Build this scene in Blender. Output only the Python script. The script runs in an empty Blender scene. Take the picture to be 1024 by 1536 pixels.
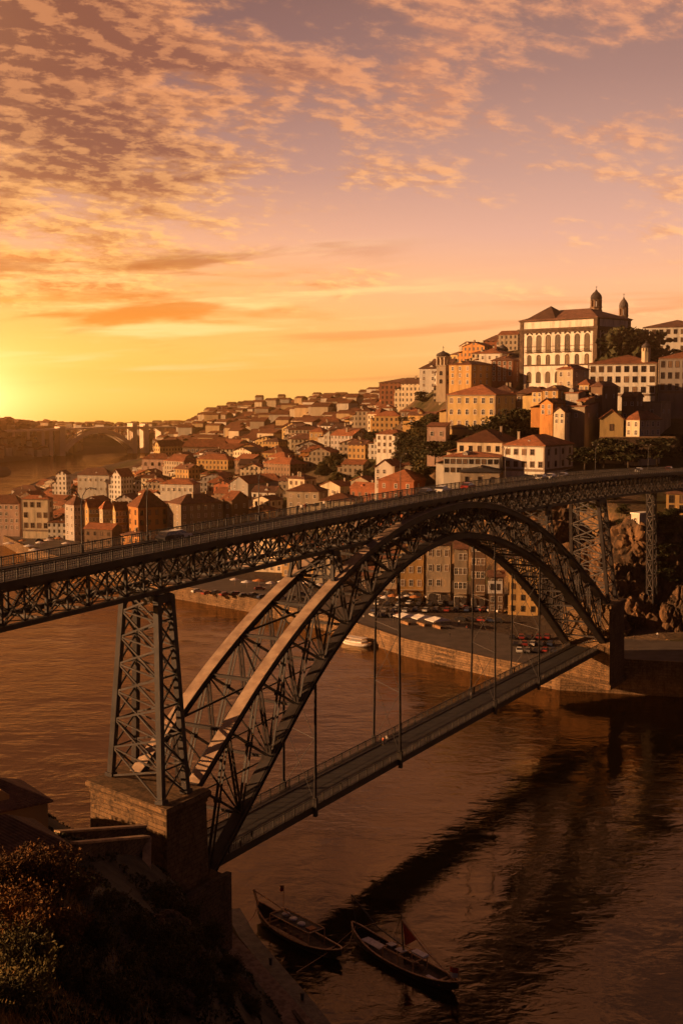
import bpy, math, random, os
import numpy as np
from mathutils import Vector
R = math.radians
S = bpy.context.scene
COL = S.collection
# ------------------------------------------------------------------ camera
FPX, HOR, CAMH = 1873.0, 594.8, 78.0          # focal length in photo pixels, row of the level line, eye height (m)
PITCH = math.atan((768 - HOR) / FPX)
cam = bpy.data.objects.new('camera', bpy.data.cameras.new('camera'))
COL.objects.link(cam); S.camera = cam
cam.location = (0, 0, CAMH); cam.rotation_euler = (math.pi / 2 - PITCH, 0, 0)
cam.data.sensor_fit = 'VERTICAL'; cam.data.sensor_height = 36; cam.data.lens = FPX / 1536 * 36
cam.data.clip_start = 0.5; cam.data.clip_end = 9000
# ------------------------------------------------------------------ render / view
S.view_settings.view_transform = 'Standard'; S.view_settings.look = 'None'
S.view_settings.exposure = 1.1; S.view_settings.gamma = 1.0
S.render.engine = 'CYCLES'
cy = S.cycles
cy.use_denoising = True; cy.max_bounces = 5; cy.diffuse_bounces = 2; cy.glossy_bounces = 3
cy.transmission_bounces = 3; cy.volume_bounces = 0; cy.transparent_max_bounces = 6
cy.use_adaptive_sampling = True; cy.adaptive_threshold = 0.02
# ------------------------------------------------------------------ node helpers
def lin(c):
    return tuple((v / 255 / 12.92 if v / 255 <= .04045 else ((v / 255 + .055) / 1.055) ** 2.4) for v in c[:3])
class NT:
    def __init__(s, t): s.t = t; s.n = t.nodes; s.l = t.links
    def new(s, typ, **kw):
        n = s.n.new(typ)
        for k, v in kw.items(): setattr(n, k, v)
        return n
    def put(s, sock, v):
        if hasattr(v, 'is_linked') or isinstance(v, bpy.types.NodeSocket): s.l.new(v, sock)
        else:
            if hasattr(sock.default_value, '__len__') and not hasattr(v, '__len__'): v = [v] * len(sock.default_value)
            if hasattr(v, '__len__') and len(v) == 3 and len(sock.default_value) == 4: v = (*v, 1)
            sock.default_value = v
    def m(s, op, a, b=0.0, c=None, clamp=False):
        n = s.new('ShaderNodeMath', operation=op, use_clamp=clamp)
        s.put(n.inputs[0], a); s.put(n.inputs[1], b)
        if c is not None: s.put(n.inputs[2], c)
        return n.outputs[0]
    def ss(s, x, a, b, lo=0., hi=1.):
        n = s.new('ShaderNodeMapRange', interpolation_type='SMOOTHSTEP')
        s.put(n.inputs[0], x); s.put(n.inputs[1], a); s.put(n.inputs[2], b); s.put(n.inputs[3], lo); s.put(n.inputs[4], hi)
        return n.outputs[0]
    def mix(s, f, a, b, mode='MIX'):
        n = s.new('ShaderNodeMix', data_type='RGBA', blend_type=mode)
        s.put(n.inputs[0], f); s.put(n.inputs[6], a); s.put(n.inputs[7], b)
        return n.outputs[2]
    def ramp(s, x, pts, interp='LINEAR'):
        n = s.new('ShaderNodeValToRGB'); n.color_ramp.interpolation = interp
        e = n.color_ramp.elements
        while len(e) < len(pts): e.new(.5)
        for el, (p, c) in zip(e, pts): el.position = p; el.color = (*c, 1)
        s.put(n.inputs[0], x); return n.outputs[0]
    def noise(s, v, scale, det=4, rough=.55, dist=0., out=0):
        n = s.new('ShaderNodeTexNoise'); s.l.new(v, n.inputs['Vector'])
        n.inputs['Scale'].default_value = scale; n.inputs['Detail'].default_value = det
        n.inputs['Roughness'].default_value = rough; n.inputs['Distortion'].default_value = dist
        return n.outputs[out]
    def vec(s, x, y, z=0.0):
        n = s.new('ShaderNodeCombineXYZ'); s.put(n.inputs[0], x); s.put(n.inputs[1], y); s.put(n.inputs[2], z)
        return n.outputs[0]
    def xyz(s, v):
        n = s.new('ShaderNodeSeparateXYZ'); s.l.new(v, n.inputs[0]); return n.outputs
    def vm(s, op, a, b):
        n = s.new('ShaderNodeVectorMath', operation=op); s.put(n.inputs[0], a); s.put(n.inputs[1], b); return n.outputs[0]
# ------------------------------------------------------------------ sun and sky
HAZE = 1.9e-4
SUN_AZ, SUN_EL = R(-95), R(11.5)               # azimuth from +Y towards +X
sd = bpy.data.lights.new('sun', 'SUN'); sd.energy = 5.0; sd.angle = R(0.6); sd.color = (1.0, 0.53, 0.22)
sun = bpy.data.objects.new('sun', sd); COL.objects.link(sun)
tosun = Vector((math.sin(SUN_AZ) * math.cos(SUN_EL), math.cos(SUN_AZ) * math.cos(SUN_EL), math.sin(SUN_EL)))
sun.rotation_euler = tosun.to_track_quat('Z', 'Y').to_euler()

def make_world():
    w = bpy.data.worlds.new('World'); S.world = w; w.use_nodes = True
    g = NT(w.node_tree); g.n.clear()
    D = g.new('ShaderNodeTexCoord').outputs['Generated']
    x, y, z = g.xyz(D)
    zc = g.m('ADD', z, .03, clamp=False)
    def gr(*p): return [(max(0, min(1, (e + .03) / .6)), lin(c)) for e, c in p]
    t = g.m('DIVIDE', zc, .6, clamp=True)
    left = g.ramp(t, gr((-.03, (252, 184, 66)), (0, (255, 208, 98)), (.02, (254, 198, 88)), (.05, (250, 184, 90)), (.085, (244, 174, 102)),
                        (.12, (222, 162, 122)), (.17, (170, 126, 112)), (.24, (126, 92, 88)), (.35, (104, 74, 68)), (.57, (58, 48, 56))))
    right = g.ramp(t, gr((-.03, (238, 160, 86)), (0, (246, 178, 104)), (.05, (240, 176, 116)), (.09, (230, 170, 128)), (.125, (208, 158, 136)),
                         (.17, (184, 142, 126)), (.24, (152, 116, 106)), (.35, (110, 80, 74)), (.57, (58, 48, 56))))
    az = g.ss(x, -.26, .22)
    base = g.mix(az, left, right)
    # cloud sheet: a plane seen in perspective
    q = g.m('ADD', g.m('MAXIMUM', z, 0), .28)
    u = g.m('DIVIDE', x, q); v = g.m('DIVIDE', y, q)
    ur = g.m('ADD', g.m('MULTIPLY', u, .94), g.m('MULTIPLY', v, .34)); vr = g.m('SUBTRACT', g.m('MULTIPLY', v, .94), g.m('MULTIPLY', u, .34))
    P1 = g.vec(g.m('MULTIPLY', ur, .8), g.m('MULTIPLY', vr, 1.1), 3.1)
    big = g.noise(P1, 3.2, 3, .5)
    def field(v): return g.m('ADD', g.m('MULTIPLY', g.noise(v, 7.0, 3, .5, .2), .44), g.m('MULTIPLY', g.noise(v, 24., 8, .64, .15), .56))
    puff = field(P1); puff2 = field(g.vm('ADD', P1, (.016, -.015, .0)))      # the same field, a little towards the light
    # where clouds gather: thick at left and along the top
    e_top = g.ss(z, .10, .25, -.05, .085)
    e_left = g.m('MULTIPLY', g.ss(x, .0, -.22), g.ss(z, .035, .09, .0, .235))
    mass = g.m('ADD', g.m('ADD', e_top, e_left), g.m('MULTIPLY', g.m('SUBTRACT', big, .5), .62))
    dens = g.m('ADD', puff, g.m('SUBTRACT', mass, .03))
    cover = g.ss(dens, .46, .68)
    thick = g.ss(dens, .56, .80)
    lit = g.ss(g.m('SUBTRACT', puff, puff2), -.06, .08)
    fade = g.ss(z, .025, .075)
    bright = g.mix(g.ss(z, .05, .25), g.mix(az, lin((255, 196, 108)), lin((250, 190, 128))), g.mix(az, lin((222, 146, 92)), lin((216, 146, 104))))
    dark = g.mix(g.ss(z, .04, .2), g.mix(az, lin((226, 138, 62)), lin((226, 158, 112))), g.mix(az, lin((120, 72, 54)), lin((168, 116, 98))))
    shade = g.m('MULTIPLY', g.m('ADD', g.m('MULTIPLY', thick, .58), g.m('MULTIPLY', g.m('SUBTRACT', .92, lit), .75), clamp=True), 1.)
    cl = g.mix(shade, bright, dark)
    sky = g.mix(g.m('MULTIPLY', g.m('MULTIPLY', cover, fade), .9), base, cl)
    # thin streaks close to the horizon
    P2 = g.vec(g.m('MULTIPLY', x, 2.4), g.m('MULTIPLY', g.m('SUBTRACT', z, g.m('MULTIPLY', x, .045)), 34), 1.7)
    st = g.noise(P2, 1.6, 6, .55, .35)
    st_hi = g.m('MULTIPLY', g.ss(st, .53, .68), g.m('MULTIPLY', g.ss(z, .135, .07), g.ss(x, .34, -.22)))
    sky = g.mix(g.m('MULTIPLY', st_hi, .75), sky, lin((255, 216, 140)))
    st_lo = g.m('MULTIPLY', g.ss(st, .47, .34), g.m('MULTIPLY', g.ss(z, .125, .06), g.ss(z, -.005, .02)))
    sky = g.mix(g.m('MULTIPLY', st_lo, .65), sky, g.mix(az, lin((240, 148, 56)), lin((222, 146, 96))))
    bar = g.noise(g.vec(g.m('MULTIPLY', x, 2.6), g.m('MULTIPLY', g.m('SUBTRACT', z, g.m('MULTIPLY', x, .03)), 19), 4.4), 1.7, 6, .55, .25)
    bar = g.m('MULTIPLY', g.ss(bar, .455, .57), g.m('MULTIPLY', g.m('MULTIPLY', g.ss(z, .03, .05), g.ss(z, .15, .11)), g.ss(x, .12, -.16)))
    sky = g.mix(g.m('MULTIPLY', bar, .88), sky, g.mix(g.ss(z, .05, .13), lin((224, 130, 42)), lin((158, 98, 62))))
    # glow round the low sun at the left
    dx = g.m('MULTIPLY', g.m('ADD', x, .40), .8); dz = g.m('MULTIPLY', g.m('SUBTRACT', z, .0), 3.2)
    r2 = g.m('ADD', g.m('MULTIPLY', dx, dx), g.m('MULTIPLY', dz, dz))
    gl = g.m('POWER', 2.718, g.m('MULTIPLY', r2, -60.))
    gl = g.m('MULTIPLY', gl, g.ss(y, 0, .2))
    sky = g.mix(1., sky, g.mix(gl, (0, 0, 0), (1.0, .48, .2)), 'ADD')
    # the half of the sky away from the sunset is dusky
    hx = g.m('ADD', x, .355); hz_ = g.m('MULTIPLY', g.m('SUBTRACT', z, -.002), 2.4); hr2 = g.m('ADD', g.m('MULTIPLY', hx, hx), g.m('MULTIPLY', hz_, hz_))
    g3 = g.m('MULTIPLY', g.m('POWER', 2.718, g.m('MULTIPLY', hr2, -230.)), g.ss(y, 0, .2)); sky = g.mix(1., sky, g.mix(g3, (0, 0, 0), (8., 2.4, 1.2)), 'ADD')
    gx = g.m('ADD', x, .62); gz = g.m('MULTIPLY', g.m('SUBTRACT', z, .2), .9); gr2 = g.m('ADD', g.m('MULTIPLY', gx, gx), g.m('MULTIPLY', gz, gz))
    g2 = g.m('MULTIPLY', g.m('POWER', 2.718, g.m('MULTIPLY', gr2, -24.)), g.ss(y, 0, .2)); sky = g.mix(1., sky, g.mix(g2, (0, 0, 0), (1.6, .8, .28)), 'ADD')  # broad glow added left of the view to brighten the water's reflections
    sky = g.mix(g.ss(y, -.1, .78), lin((40, 35, 46)), sky)
    bg = g.new('ShaderNodeBackground'); g.l.new(sky, bg.inputs[0]); bg.inputs[1].default_value = 0.64
    o = g.new('ShaderNodeOutputWorld'); g.l.new(bg.outputs[0], o.inputs[0])
make_world()
# ------------------------------------------------------------------ helpers for building
def ray(px, py):
    dx = (px - 512) / FPX; dy = -(py - 768) / FPX
    return Vector((dx, math.cos(PITCH) + dy * math.sin(PITCH), -math.sin(PITCH) + dy * math.cos(PITCH)))
def at(px, py, Y):
    r = ray(px, py); return r * (Y / r.y) + Vector((0, 0, CAMH))
def proj(p):
    Z = p[2] - CAMH; zc = p[1] * math.cos(PITCH) - Z * math.sin(PITCH); yc = p[1] * math.sin(PITCH) + Z * math.cos(PITCH)
    return 512 + FPX * p[0] / zc, 768 - FPX * yc / zc
def tag(o, label=None, cat=None, group=None, kind=None):
    if label: o['label'] = label
    if cat: o['category'] = cat
    if group: o['group'] = group
    if kind: o['kind'] = kind
    return o
def empty(name, loc=(0, 0, 0), rz=0.0, label=None, cat=None, group=None):
    o = bpy.data.objects.new(name, None); COL.objects.link(o); o.empty_display_size = .3
    o.location = loc; o.rotation_euler = (0, 0, rz)
    return tag(o, label, cat, group)
class MB:
    """collects boxes, bars, tubes and plates and links them as one mesh object"""
    def __init__(s): s.v = []; s.f = []; s.mi = []; s.cur = 0
    def add(s, vs, fs):
        b = len(s.v); s.v.extend(tuple(q) for q in vs); s.f.extend(tuple(i + b for i in f) for f in fs); s.mi.extend([s.cur] * len(fs)); return s
    def box(s, x0, y0, z0, x1, y1, z1):
        return s.add([(x0, y0, z0), (x1, y0, z0), (x1, y1, z0), (x0, y1, z0), (x0, y0, z1), (x1, y0, z1), (x1, y1, z1), (x0, y1, z1)],
                     [(0, 3, 2, 1), (4, 5, 6, 7), (0, 1, 5, 4), (1, 2, 6, 5), (2, 3, 7, 6), (3, 0, 4, 7)])
    def bar(s, a, b, w, h=None, up=(0, 0, 1)):
        a = Vector(a); b = Vector(b); d = (b - a)
        if d.length < 1e-6: return s
        d.normalize(); h = w if h is None else h; up = Vector(up)
        if abs(d.dot(up)) > .98: up = Vector((1, 0, 0)) if abs(d.x) < .9 else Vector((0, 1, 0))
        sx = d.cross(up).normalized(); sy = sx.cross(d).normalized(); sx *= w / 2; sy *= h / 2
        return s.add([a - sx - sy, a + sx - sy, a + sx + sy, a - sx + sy, b - sx - sy, b + sx - sy, b + sx + sy, b - sx + sy],
                     [(0, 3, 2, 1), (4, 5, 6, 7), (0, 1, 5, 4), (1, 2, 6, 5), (2, 3, 7, 6), (3, 0, 4, 7)])
    def sweep(s, pts, w, h, up=(0, 0, 1), side=None):
        """box section swept along a polyline; side: fixed sideways direction"""
        pts = [Vector(p) for p in pts]; n = len(pts); vs = []
        for i, p in enumerate(pts):
            d = (pts[min(i + 1, n - 1)] - pts[max(i - 1, 0)]).normalized()
            sx = Vector(side) if side is not None else d.cross(Vector(up)).normalized()
            sy = sx.cross(d).normalized()
            vs += [p - sx * w / 2 - sy * h / 2, p + sx * w / 2 - sy * h / 2, p + sx * w / 2 + sy * h / 2, p - sx * w / 2 + sy * h / 2]
        fs = [(0, 3, 2, 1), tuple(4 * (n - 1) + k for k in (0, 1, 2, 3))]
        for i in range(n - 1):
            for k in range(4):
                a, b = 4 * i + k, 4 * i + (k + 1) % 4; fs.append((a, b, b + 4, a + 4))
        return s.add(vs, fs)
    def tube(s, pts, r, n=6, r1=None):
        pts = [Vector(p) for p in pts]; m = len(pts); vs = []; fs = []
        for i, p in enumerate(pts):
            d = (pts[min(i + 1, m - 1)] - pts[max(i - 1, 0)]).normalized()
            up = Vector((0, 0, 1)) if abs(d.z) < .95 else Vector((1, 0, 0))
            sx = d.cross(up).normalized(); sy = sx.cross(d)
            rr = r if r1 is None else r + (r1 - r) * i / (m - 1)
            vs += [p + sx * rr * math.cos(2 * math.pi * k / n) + sy * rr * math.sin(2 * math.pi * k / n) for k in range(n)]
        for i in range(m - 1):
            for k in range(n):
                a, b = i * n + k, i * n + (k + 1) % n; fs.append((a, b, b + n, a + n))
        fs += [tuple(range(n))[::-1], tuple(range((m - 1) * n, m * n))]
        return s.add(vs, fs)
    def lathe(s, prof, c=(0, 0, 0), n=12):
        vs = []; fs = []; m = len(prof)
        for r, z in prof: vs += [(c[0] + r * math.cos(2 * math.pi * k / n), c[1] + r * math.sin(2 * math.pi * k / n), c[2] + z) for k in range(n)]
        for i in range(m - 1):
            for k in range(n):
                a, b = i * n + k, i * n + (k + 1) % n; fs.append((a, b, b + n, a + n))
        fs += [tuple(range(n))[::-1], tuple(range((m - 1) * n, m * n))]
        return s.add(vs, fs)
    def prism(s, poly, d):
        """planar polygon (3-D points) extruded by vector d"""
        poly = [Vector(p) for p in poly]; d = Vector(d); n = len(poly)
        return s.add(poly + [p + d for p in poly], [tuple(range(n))[::-1], tuple(range(n, 2 * n))] + [(i, (i + 1) % n, (i + 1) % n + n, i + n) for i in range(n)])
    def mesh(s, name, mats, smooth=False):
        me = bpy.data.meshes.new(name); me.from_pydata(s.v, [], s.f)
        for m in (mats if isinstance(mats, (list, tuple)) else [mats]): me.materials.append(m)
        if any(s.mi): me.polygons.foreach_set('material_index', s.mi)
        if smooth: me.polygons.foreach_set('use_smooth', [True] * len(s.f))
        me.update(); return me
    def build(s, name, mats, parent=None, smooth=False):
        return link(name, s.mesh(name, mats, smooth), parent)
def link(name, me, parent=None, loc=(0, 0, 0), rz=0.0):
    o = bpy.data.objects.new(name, me); COL.objects.link(o); o.parent = parent; o.location = loc; o.rotation_euler = (0, 0, rz); return o
KIDS = {}
def copy_tree(o, parent=None):
    c = o.copy(); COL.objects.link(c); c.parent = parent
    for ch in o.children: copy_tree(ch, c)
    return c
# ------------------------------------------------------------------ materials
def stone_mat(name, c1, c2, bw=1.1, bh=.55, mortar=.03):
    m = bpy.data.materials.new(name); MATS[name] = m; m.use_nodes = True; g = NT(m.node_tree); b = g.n['Principled BSDF']
    pos = g.new('ShaderNodeNewGeometry').outputs['Position']; x, y, z = g.xyz(pos)
    br = g.new('ShaderNodeTexBrick'); g.l.new(g.vec(g.m('ADD', x, g.m('MULTIPLY', y, .8)), z), br.inputs['Vector']); br.inputs['Scale'].default_value = 1
    br.inputs['Brick Width'].default_value = bw; br.inputs['Row Height'].default_value = bh; br.inputs['Mortar Size'].default_value = mortar; br.inputs['Bias'].default_value = 0
    br.inputs['Color1'].default_value = (*c1, 1); br.inputs['Color2'].default_value = (*c2, 1); br.inputs['Mortar'].default_value = (*(v * .4 for v in c2), 1)
    n = g.noise(g.vm('MULTIPLY', pos, (1, 1, .4)), .5, 8, .68); n2 = g.noise(pos, 2.2, 5, .6)
    c = g.mix(g.ss(n, .40, .66, 0, .85), br.outputs['Color'], tuple(v * .35 for v in c2)); c = g.mix(g.ss(n2, .4, .75, 0, .5), c, tuple(v * 1.5 for v in c1))
    g.l.new(c, b.inputs['Base Color']); b.inputs['Roughness'].default_value = .92; b.inputs['Specular IOR Level'].default_value = .2
    bn = g.new('ShaderNodeBump'); bn.inputs['Strength'].default_value = .9; bn.inputs['Distance'].default_value = .12
    g.l.new(g.m('SUBTRACT', g.m('ADD', n, g.m('MULTIPLY', n2, .4)), g.m('MULTIPLY', br.outputs['Fac'], .5)), bn.inputs['Height']); g.l.new(bn.outputs[0], b.inputs['Normal'])
    return m
MATS = {}
def mat(name, col, rough=.8, var=.25, scale=1.0, bump=0.0, metal=0.0, col2=None, spec=.3, stretch=(1, 1, 1), bscale=None, detail=5, perobj=0.0):
    if name in MATS: return MATS[name]
    m = bpy.data.materials.new(name); MATS[name] = m; m.use_nodes = True; g = NT(m.node_tree)
    b = g.n['Principled BSDF']; co = g.new('ShaderNodeTexCoord').outputs['Object']
    if stretch != (1, 1, 1): co = g.vm('MULTIPLY', co, stretch)
    n = g.noise(co, scale, detail, .6)
    c2 = col2 if col2 is not None else tuple(v * (1 - var) for v in col)
    c1 = col if col2 is not None else tuple(min(1, v * (1 + var)) for v in col)
    c = g.mix(g.ss(n, .32, .68), c2, c1)
    if perobj:
        oi = g.new('ShaderNodeObjectInfo').outputs['Random']
        k = g.m('ADD', g.m('MULTIPLY', oi, 2 * perobj), 1 - perobj); c = g.mix(1., c, g.vec(k, k, k), 'MULTIPLY')
    g.l.new(c, b.inputs['Base Color']); b.inputs['Roughness'].default_value = rough; b.inputs['Metallic'].default_value = metal
    b.inputs['Specular IOR Level'].default_value = spec
    if bump:
        bn = g.new('ShaderNodeBump'); bn.inputs['Strength'].default_value = bump; bn.inputs['Distance'].default_value = .1
        g.l.new(g.noise(co, bscale or scale * 3, 6, .6), bn.inputs['Height']); g.l.new(bn.outputs[0], b.inputs['Normal'])
    return m
# ------------------------------------------------------------------ land forms
def tps(ctrl, smooth=0.0):
    c = np.array(ctrl, float); xy = c[:, :2] / 100; n = len(c)
    def K(a, b):
        r2 = ((a[:, None] - b[None]) ** 2).sum(2); return np.where(r2 > 0, .5 * r2 * np.log(r2 + 1e-12), 0)
    Aq = np.zeros((n + 3, n + 3)); Aq[:n, :n] = K(xy, xy) + smooth * np.eye(n); Aq[:n, n] = 1; Aq[:n, n + 1:] = xy; Aq[n:, :n] = Aq[:n, n:].T
    w = np.linalg.solve(Aq, np.concatenate([c[:, 2], np.zeros(3)]))
    def f(p):
        p = np.atleast_2d(np.array(p, float)) / 100; return K(p, xy) @ w[:n] + w[n] + p @ w[n + 1:]
    return f
def polydist(P, poly, closed=False):
    """distance of points to a polyline"""
    P = np.atleast_2d(np.array(P, float)); a = np.array(poly, float); b = np.roll(a, -1, 0) if closed else a[1:]
    if not closed: a = a[:-1]
    best = np.full(len(P), 1e9)
    for p, q in zip(a, b):
        d = q - p; t = np.clip(((P - p) @ d) / (d @ d), 0, 1); best = np.minimum(best, np.hypot(*(P - p - t[:, None] * d).T))
    return best
def inside(P, poly):
    P = np.atleast_2d(np.array(P, float)); r = np.zeros(len(P), bool); n = len(poly)
    for i in range(n):
        (x1, y1), (x2, y2) = poly[i], poly[(i + 1) % n]
        if y1 == y2: continue
        c = ((y1 > P[:, 1]) != (y2 > P[:, 1])) & (P[:, 0] < (x2 - x1) * (P[:, 1] - y1) / (y2 - y1) + x1); r ^= c
    return r
QUAY = [(300, 272), (150, 300), (89, 319), (58, 327), (41, 344), (19, 371), (2, 402), (-34, 449), (-68, 482), (-118, 548), (-158, 612), (-196, 690), (-236, 830), (-256, 990), (-266, 1150)]
FARSHORE = [(-264, 1260), (-256, 1400), (-244, 1560), (-234, 1690), (-250, 1760), (-330, 1725), (-372, 1650), (-382, 1560), (-398, 1470), (-430, 1400), (-352, 1330), (-328, 1260), (-332, 1180), (-345, 1100), (-340, 980), (-300, 800), (-240, 600)]
NEARSHORE = [(-350, 262), (-140, 216), (-70, 206), (-40, 200), (-21, 191), (-16, 177), (-11, 166), (-6, 155), (-3, 147), (2, 130), (14, 105), (60, 90), (300, 60)]
RIVER = QUAY + FARSHORE + [(-600, 500)] + NEARSHORE
_c = []
BACK = 1.15                                   # the rock above the far abutment stands this much farther back than first paced out
def gp(px, py, Y):
    if px > 640 and Y <= 600: Y *= BACK
    p = at(px, py, Y); _c.append((p.x, p.y, p.z))
for a in ((300, 800, 12), (330, 790, 600), (480, 762, 600), (600, 735, 560), (620, 700, 600), (640, 660, 600), (700, 648, 462), (740, 712, 402), (860, 706, 405), (830, 690, 430),
          (950, 640, 440), (820, 655, 440), (960, 590, 500), (1010, 585, 505), (1024, 690, 420), (850, 582, 520), (780, 580, 540), (1024, 560, 560), (1150, 560, 560), (1150, 690, 420), (560, 690, 650), (480, 690, 700), (300, 700, 800), (400, 656, 1100), (430, 640, 1300),
          (560, 624, 1000), (600, 624, 900), (660, 562, 800), (700, 545, 720), (760, 545, 640), (640, 602, 800), (250, 655, 1500), (262, 688, 1200), (215, 716, 1080), (110, 752, 850), (250, 676, 1500), (400, 626, 1700), (480, 616, 1500), (550, 606, 1300), (330, 632, 1800), (60, 800, 680), (200, 800, 620), (330, 622, 1500), (520, 640, 900), (580, 640, 760)):
    if a[2] > 100: gp(*a)
for x, y, z in ((-560, 1400, 45), (-460, 1560, 40), (-420, 1150, 30), (-480, 1300, 40), (-380, 1240, 14), (-420, 1480, 16), (-430, 1640, 34), (-520, 1750, 40), (-380, 1760, 14), (-290, 1830, 8), (-200, 1800, 12), (-600, 2300, 14), (-200, 2300, 14), (0, 2000, 34), (300, 2000, 48),
                (-700, 2800, 11), (-250, 2800, 11), (300, 2800, 12), (900, 2800, 12), (800, 2000, 60), (500, 1200, 78), (400, 800, 82), (320, 640, 80), (190, 720, 84), (230, 900, 84), (160, 1100, 82), (-900, 2200, 26), (-800, 1200, 50), (-700, 700, 40)):
    _c.append((x, y, z))
_tps = tps(_c, .02)
def land_z(x, y):
    """height of the far bank (no water test)"""
    P = np.array([[x, y]]); return float(hfield(P)[0])
def hfield(P):
    z = np.maximum(_tps(P), 5.0)
    d = polydist(P, RIVER, True); wet = inside(P, RIVER)
    x, y = P[:, 0], P[:, 1]
    sc = np.clip((x - 64) / 28, 0, 1)                      # towards the right the rock face stands closer to the road
    d0 = 42 * (1 - sc) + 44 * sc; d1 = 130 * (1 - sc) + 74 * sc
    mw = np.clip((x + 40) / 30, 0, 1) * np.clip((86 - x) / 22, 0, 1) * (y < 540); d0 = d0 * (1 - mw) + 84 * mw; d1 = d1 * (1 - mw) + 116 * mw
    far = np.clip((y - 900) / 300, 0, 1); d0 = d0 * (1 - far) + 8 * far; d1 = d1 * (1 - far) + 70 * far
    t = np.clip((d - d0) / (d1 - d0), 0, 1); t = t * t * (3 - 2 * t)
    base = 4.8 + sc * 4.2 * np.clip((d - 2) / 6, 0, 1) * (y < 700)
    z = base + (z - base) * t
    steep = np.clip(t * (1 - t) * 4, 0, 1) * (.3 + sc)
    z = z + steep * (1.7 * np.sin(x * .55 + 2 * np.sin(y * .21)) + 1.2 * np.sin(y * .8 + 1.5 * np.sin(x * .9)) + .8 * np.sin(x * 1.7 - y * 1.3))
    z = np.where(wet | (d < 5.5), -3.0, z)
    return z
def grid_land(name, xs_of_y, ys, f, m):
    ny = len(ys); nx = len(xs_of_y(ys[0])); P = np.array([(x, y) for y in ys for x in xs_of_y(y)])
    z = f(P); me = bpy.data.meshes.new(name)
    me.from_pydata([(p[0], p[1], q) for p, q in zip(P, z)], [], [(j * nx + i, j * nx + i + 1, (j + 1) * nx + i + 1, (j + 1) * nx + i) for j in range(ny - 1) for i in range(nx - 1)])
    me.materials.append(m); me.polygons.foreach_set('use_smooth', [True] * len(me.polygons))
    return tag(link(name, me), kind='structure')
def ground_mat():
    m = bpy.data.materials.new('hillside_ground'); m.use_nodes = True; g = NT(m.node_tree); b = g.n['Principled BSDF']
    geo = g.new('ShaderNodeNewGeometry'); pos = geo.outputs['Position']; nz = g.xyz(geo.outputs['Normal'])[2]
    n1 = g.noise(pos, .035, 6, .6); n2 = g.noise(pos, .4, 6, .65)
    green = g.mix(n2, (.016, .018, .006), (.07, .055, .018)); earth = g.mix(n2, (.06, .038, .022), (.17, .105, .06))
    c = g.mix(g.ss(n1, .42, .6), green, earth)
    rockc = g.mix(g.ss(g.noise(g.vm('MULTIPLY', pos, (1, 1, .45)), .22, 8, .68), .36, .66), (.025, .016, .010), (.17, .095, .045))
    c = g.mix(g.m('LESS_THAN', g.xyz(pos)[2], 6.2), c, g.mix(n2, (.05, .034, .025), (.085, .057, .04)))
    c = g.mix(g.ss(nz, .80, .62), c, rockc)
    g.l.new(c, b.inputs['Base Color']); b.inputs['Roughness'].default_value = .95; b.inputs['Specular IOR Level'].default_value = .1
    bn = g.new('ShaderNodeBump'); bn.inputs['Strength'].default_value = .8; bn.inputs['Distance'].default_value = 1.2
    g.l.new(n2, bn.inputs['Height']); g.l.new(bn.outputs[0], b.inputs['Normal'])
    return m
M_GROUND = ground_mat()
ys = np.concatenate([np.linspace(255, 700, 150), np.geomspace(706, 2800, 100)])
grid_land('hillside', lambda y: np.linspace(-.46 * y - 40, .42 * y + 40, 170), ys, hfield, M_GROUND)
# near bank: steep planted slope the camera looks down from
NEARC = [(0, 0, 69), (-20, 0, 73), (25, 0, 58), (-5, 25, 63), (6, 25, 54), (22, 25, 40), (-25, 25, 66), (-60, 20, 50), (-200, 40, 30), (-14, 50, 53), (-8, 50, 51.5), (-5, 50, 42), (1, 50, 33), (15, 50, 22), (-30, 50, 50), (-60, 50, 42),
         (-18, 70, 50.2), (-25, 70, 49.6), (-36, 70, 46), (-12.5, 70, 45.8), (-10.5, 70, 41), (-7.5, 70, 30), (-3, 70, 20), (6, 70, 10), (-13, 88, 33), (-20, 88, 37), (-32, 90, 35), (-9, 90, 22), (-4, 92, 13), (4, 95, 5),
         (-20, 112, 31.5), (-32, 112, 30), (-50, 112, 27), (-14, 112, 24), (-10, 112, 14), (-4, 118, 5), (-24, 135, 27), (-36, 140, 28), (-19, 142, 22), (-15, 142, 12), (-10, 142, 5), (-6, 145, 2.5), (-24, 152, 14), (-18, 155, 10), (-14, 158, 4), (-40, 160, 24), (-34, 175, 12), (-28, 185, 4), (-60, 165, 22),
         (-70, 195, 4), (-140, 190, 8), (-140, 130, 20), (-220, 170, 16), (-300, 200, 14)]
_near = tps(NEARC, .002)
def near_f(P):
    z = np.maximum(_near(P), 1.2); d = polydist(P, NEARSHORE); wet = inside(P, RIVER)
    t = np.clip(d / 5, 0, 1); z = -1.5 + (z + 1.5) * t
    return np.where(wet, -2.0, z)
def near_z(x, y): return float(near_f(np.array([[x, y]]))[0])
M_NEAR = mat('dark_slope_soil', (.035, .024, .014), .95, .5, .5, .9, bscale=1.5)
grid_land('near_bank', lambda y: np.concatenate([np.linspace(-300, -62, 30), np.linspace(-60, 30, 130)]), np.concatenate([np.linspace(-12, 60, 30), np.linspace(61, 235, 150)]), near_f, M_NEAR)
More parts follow.
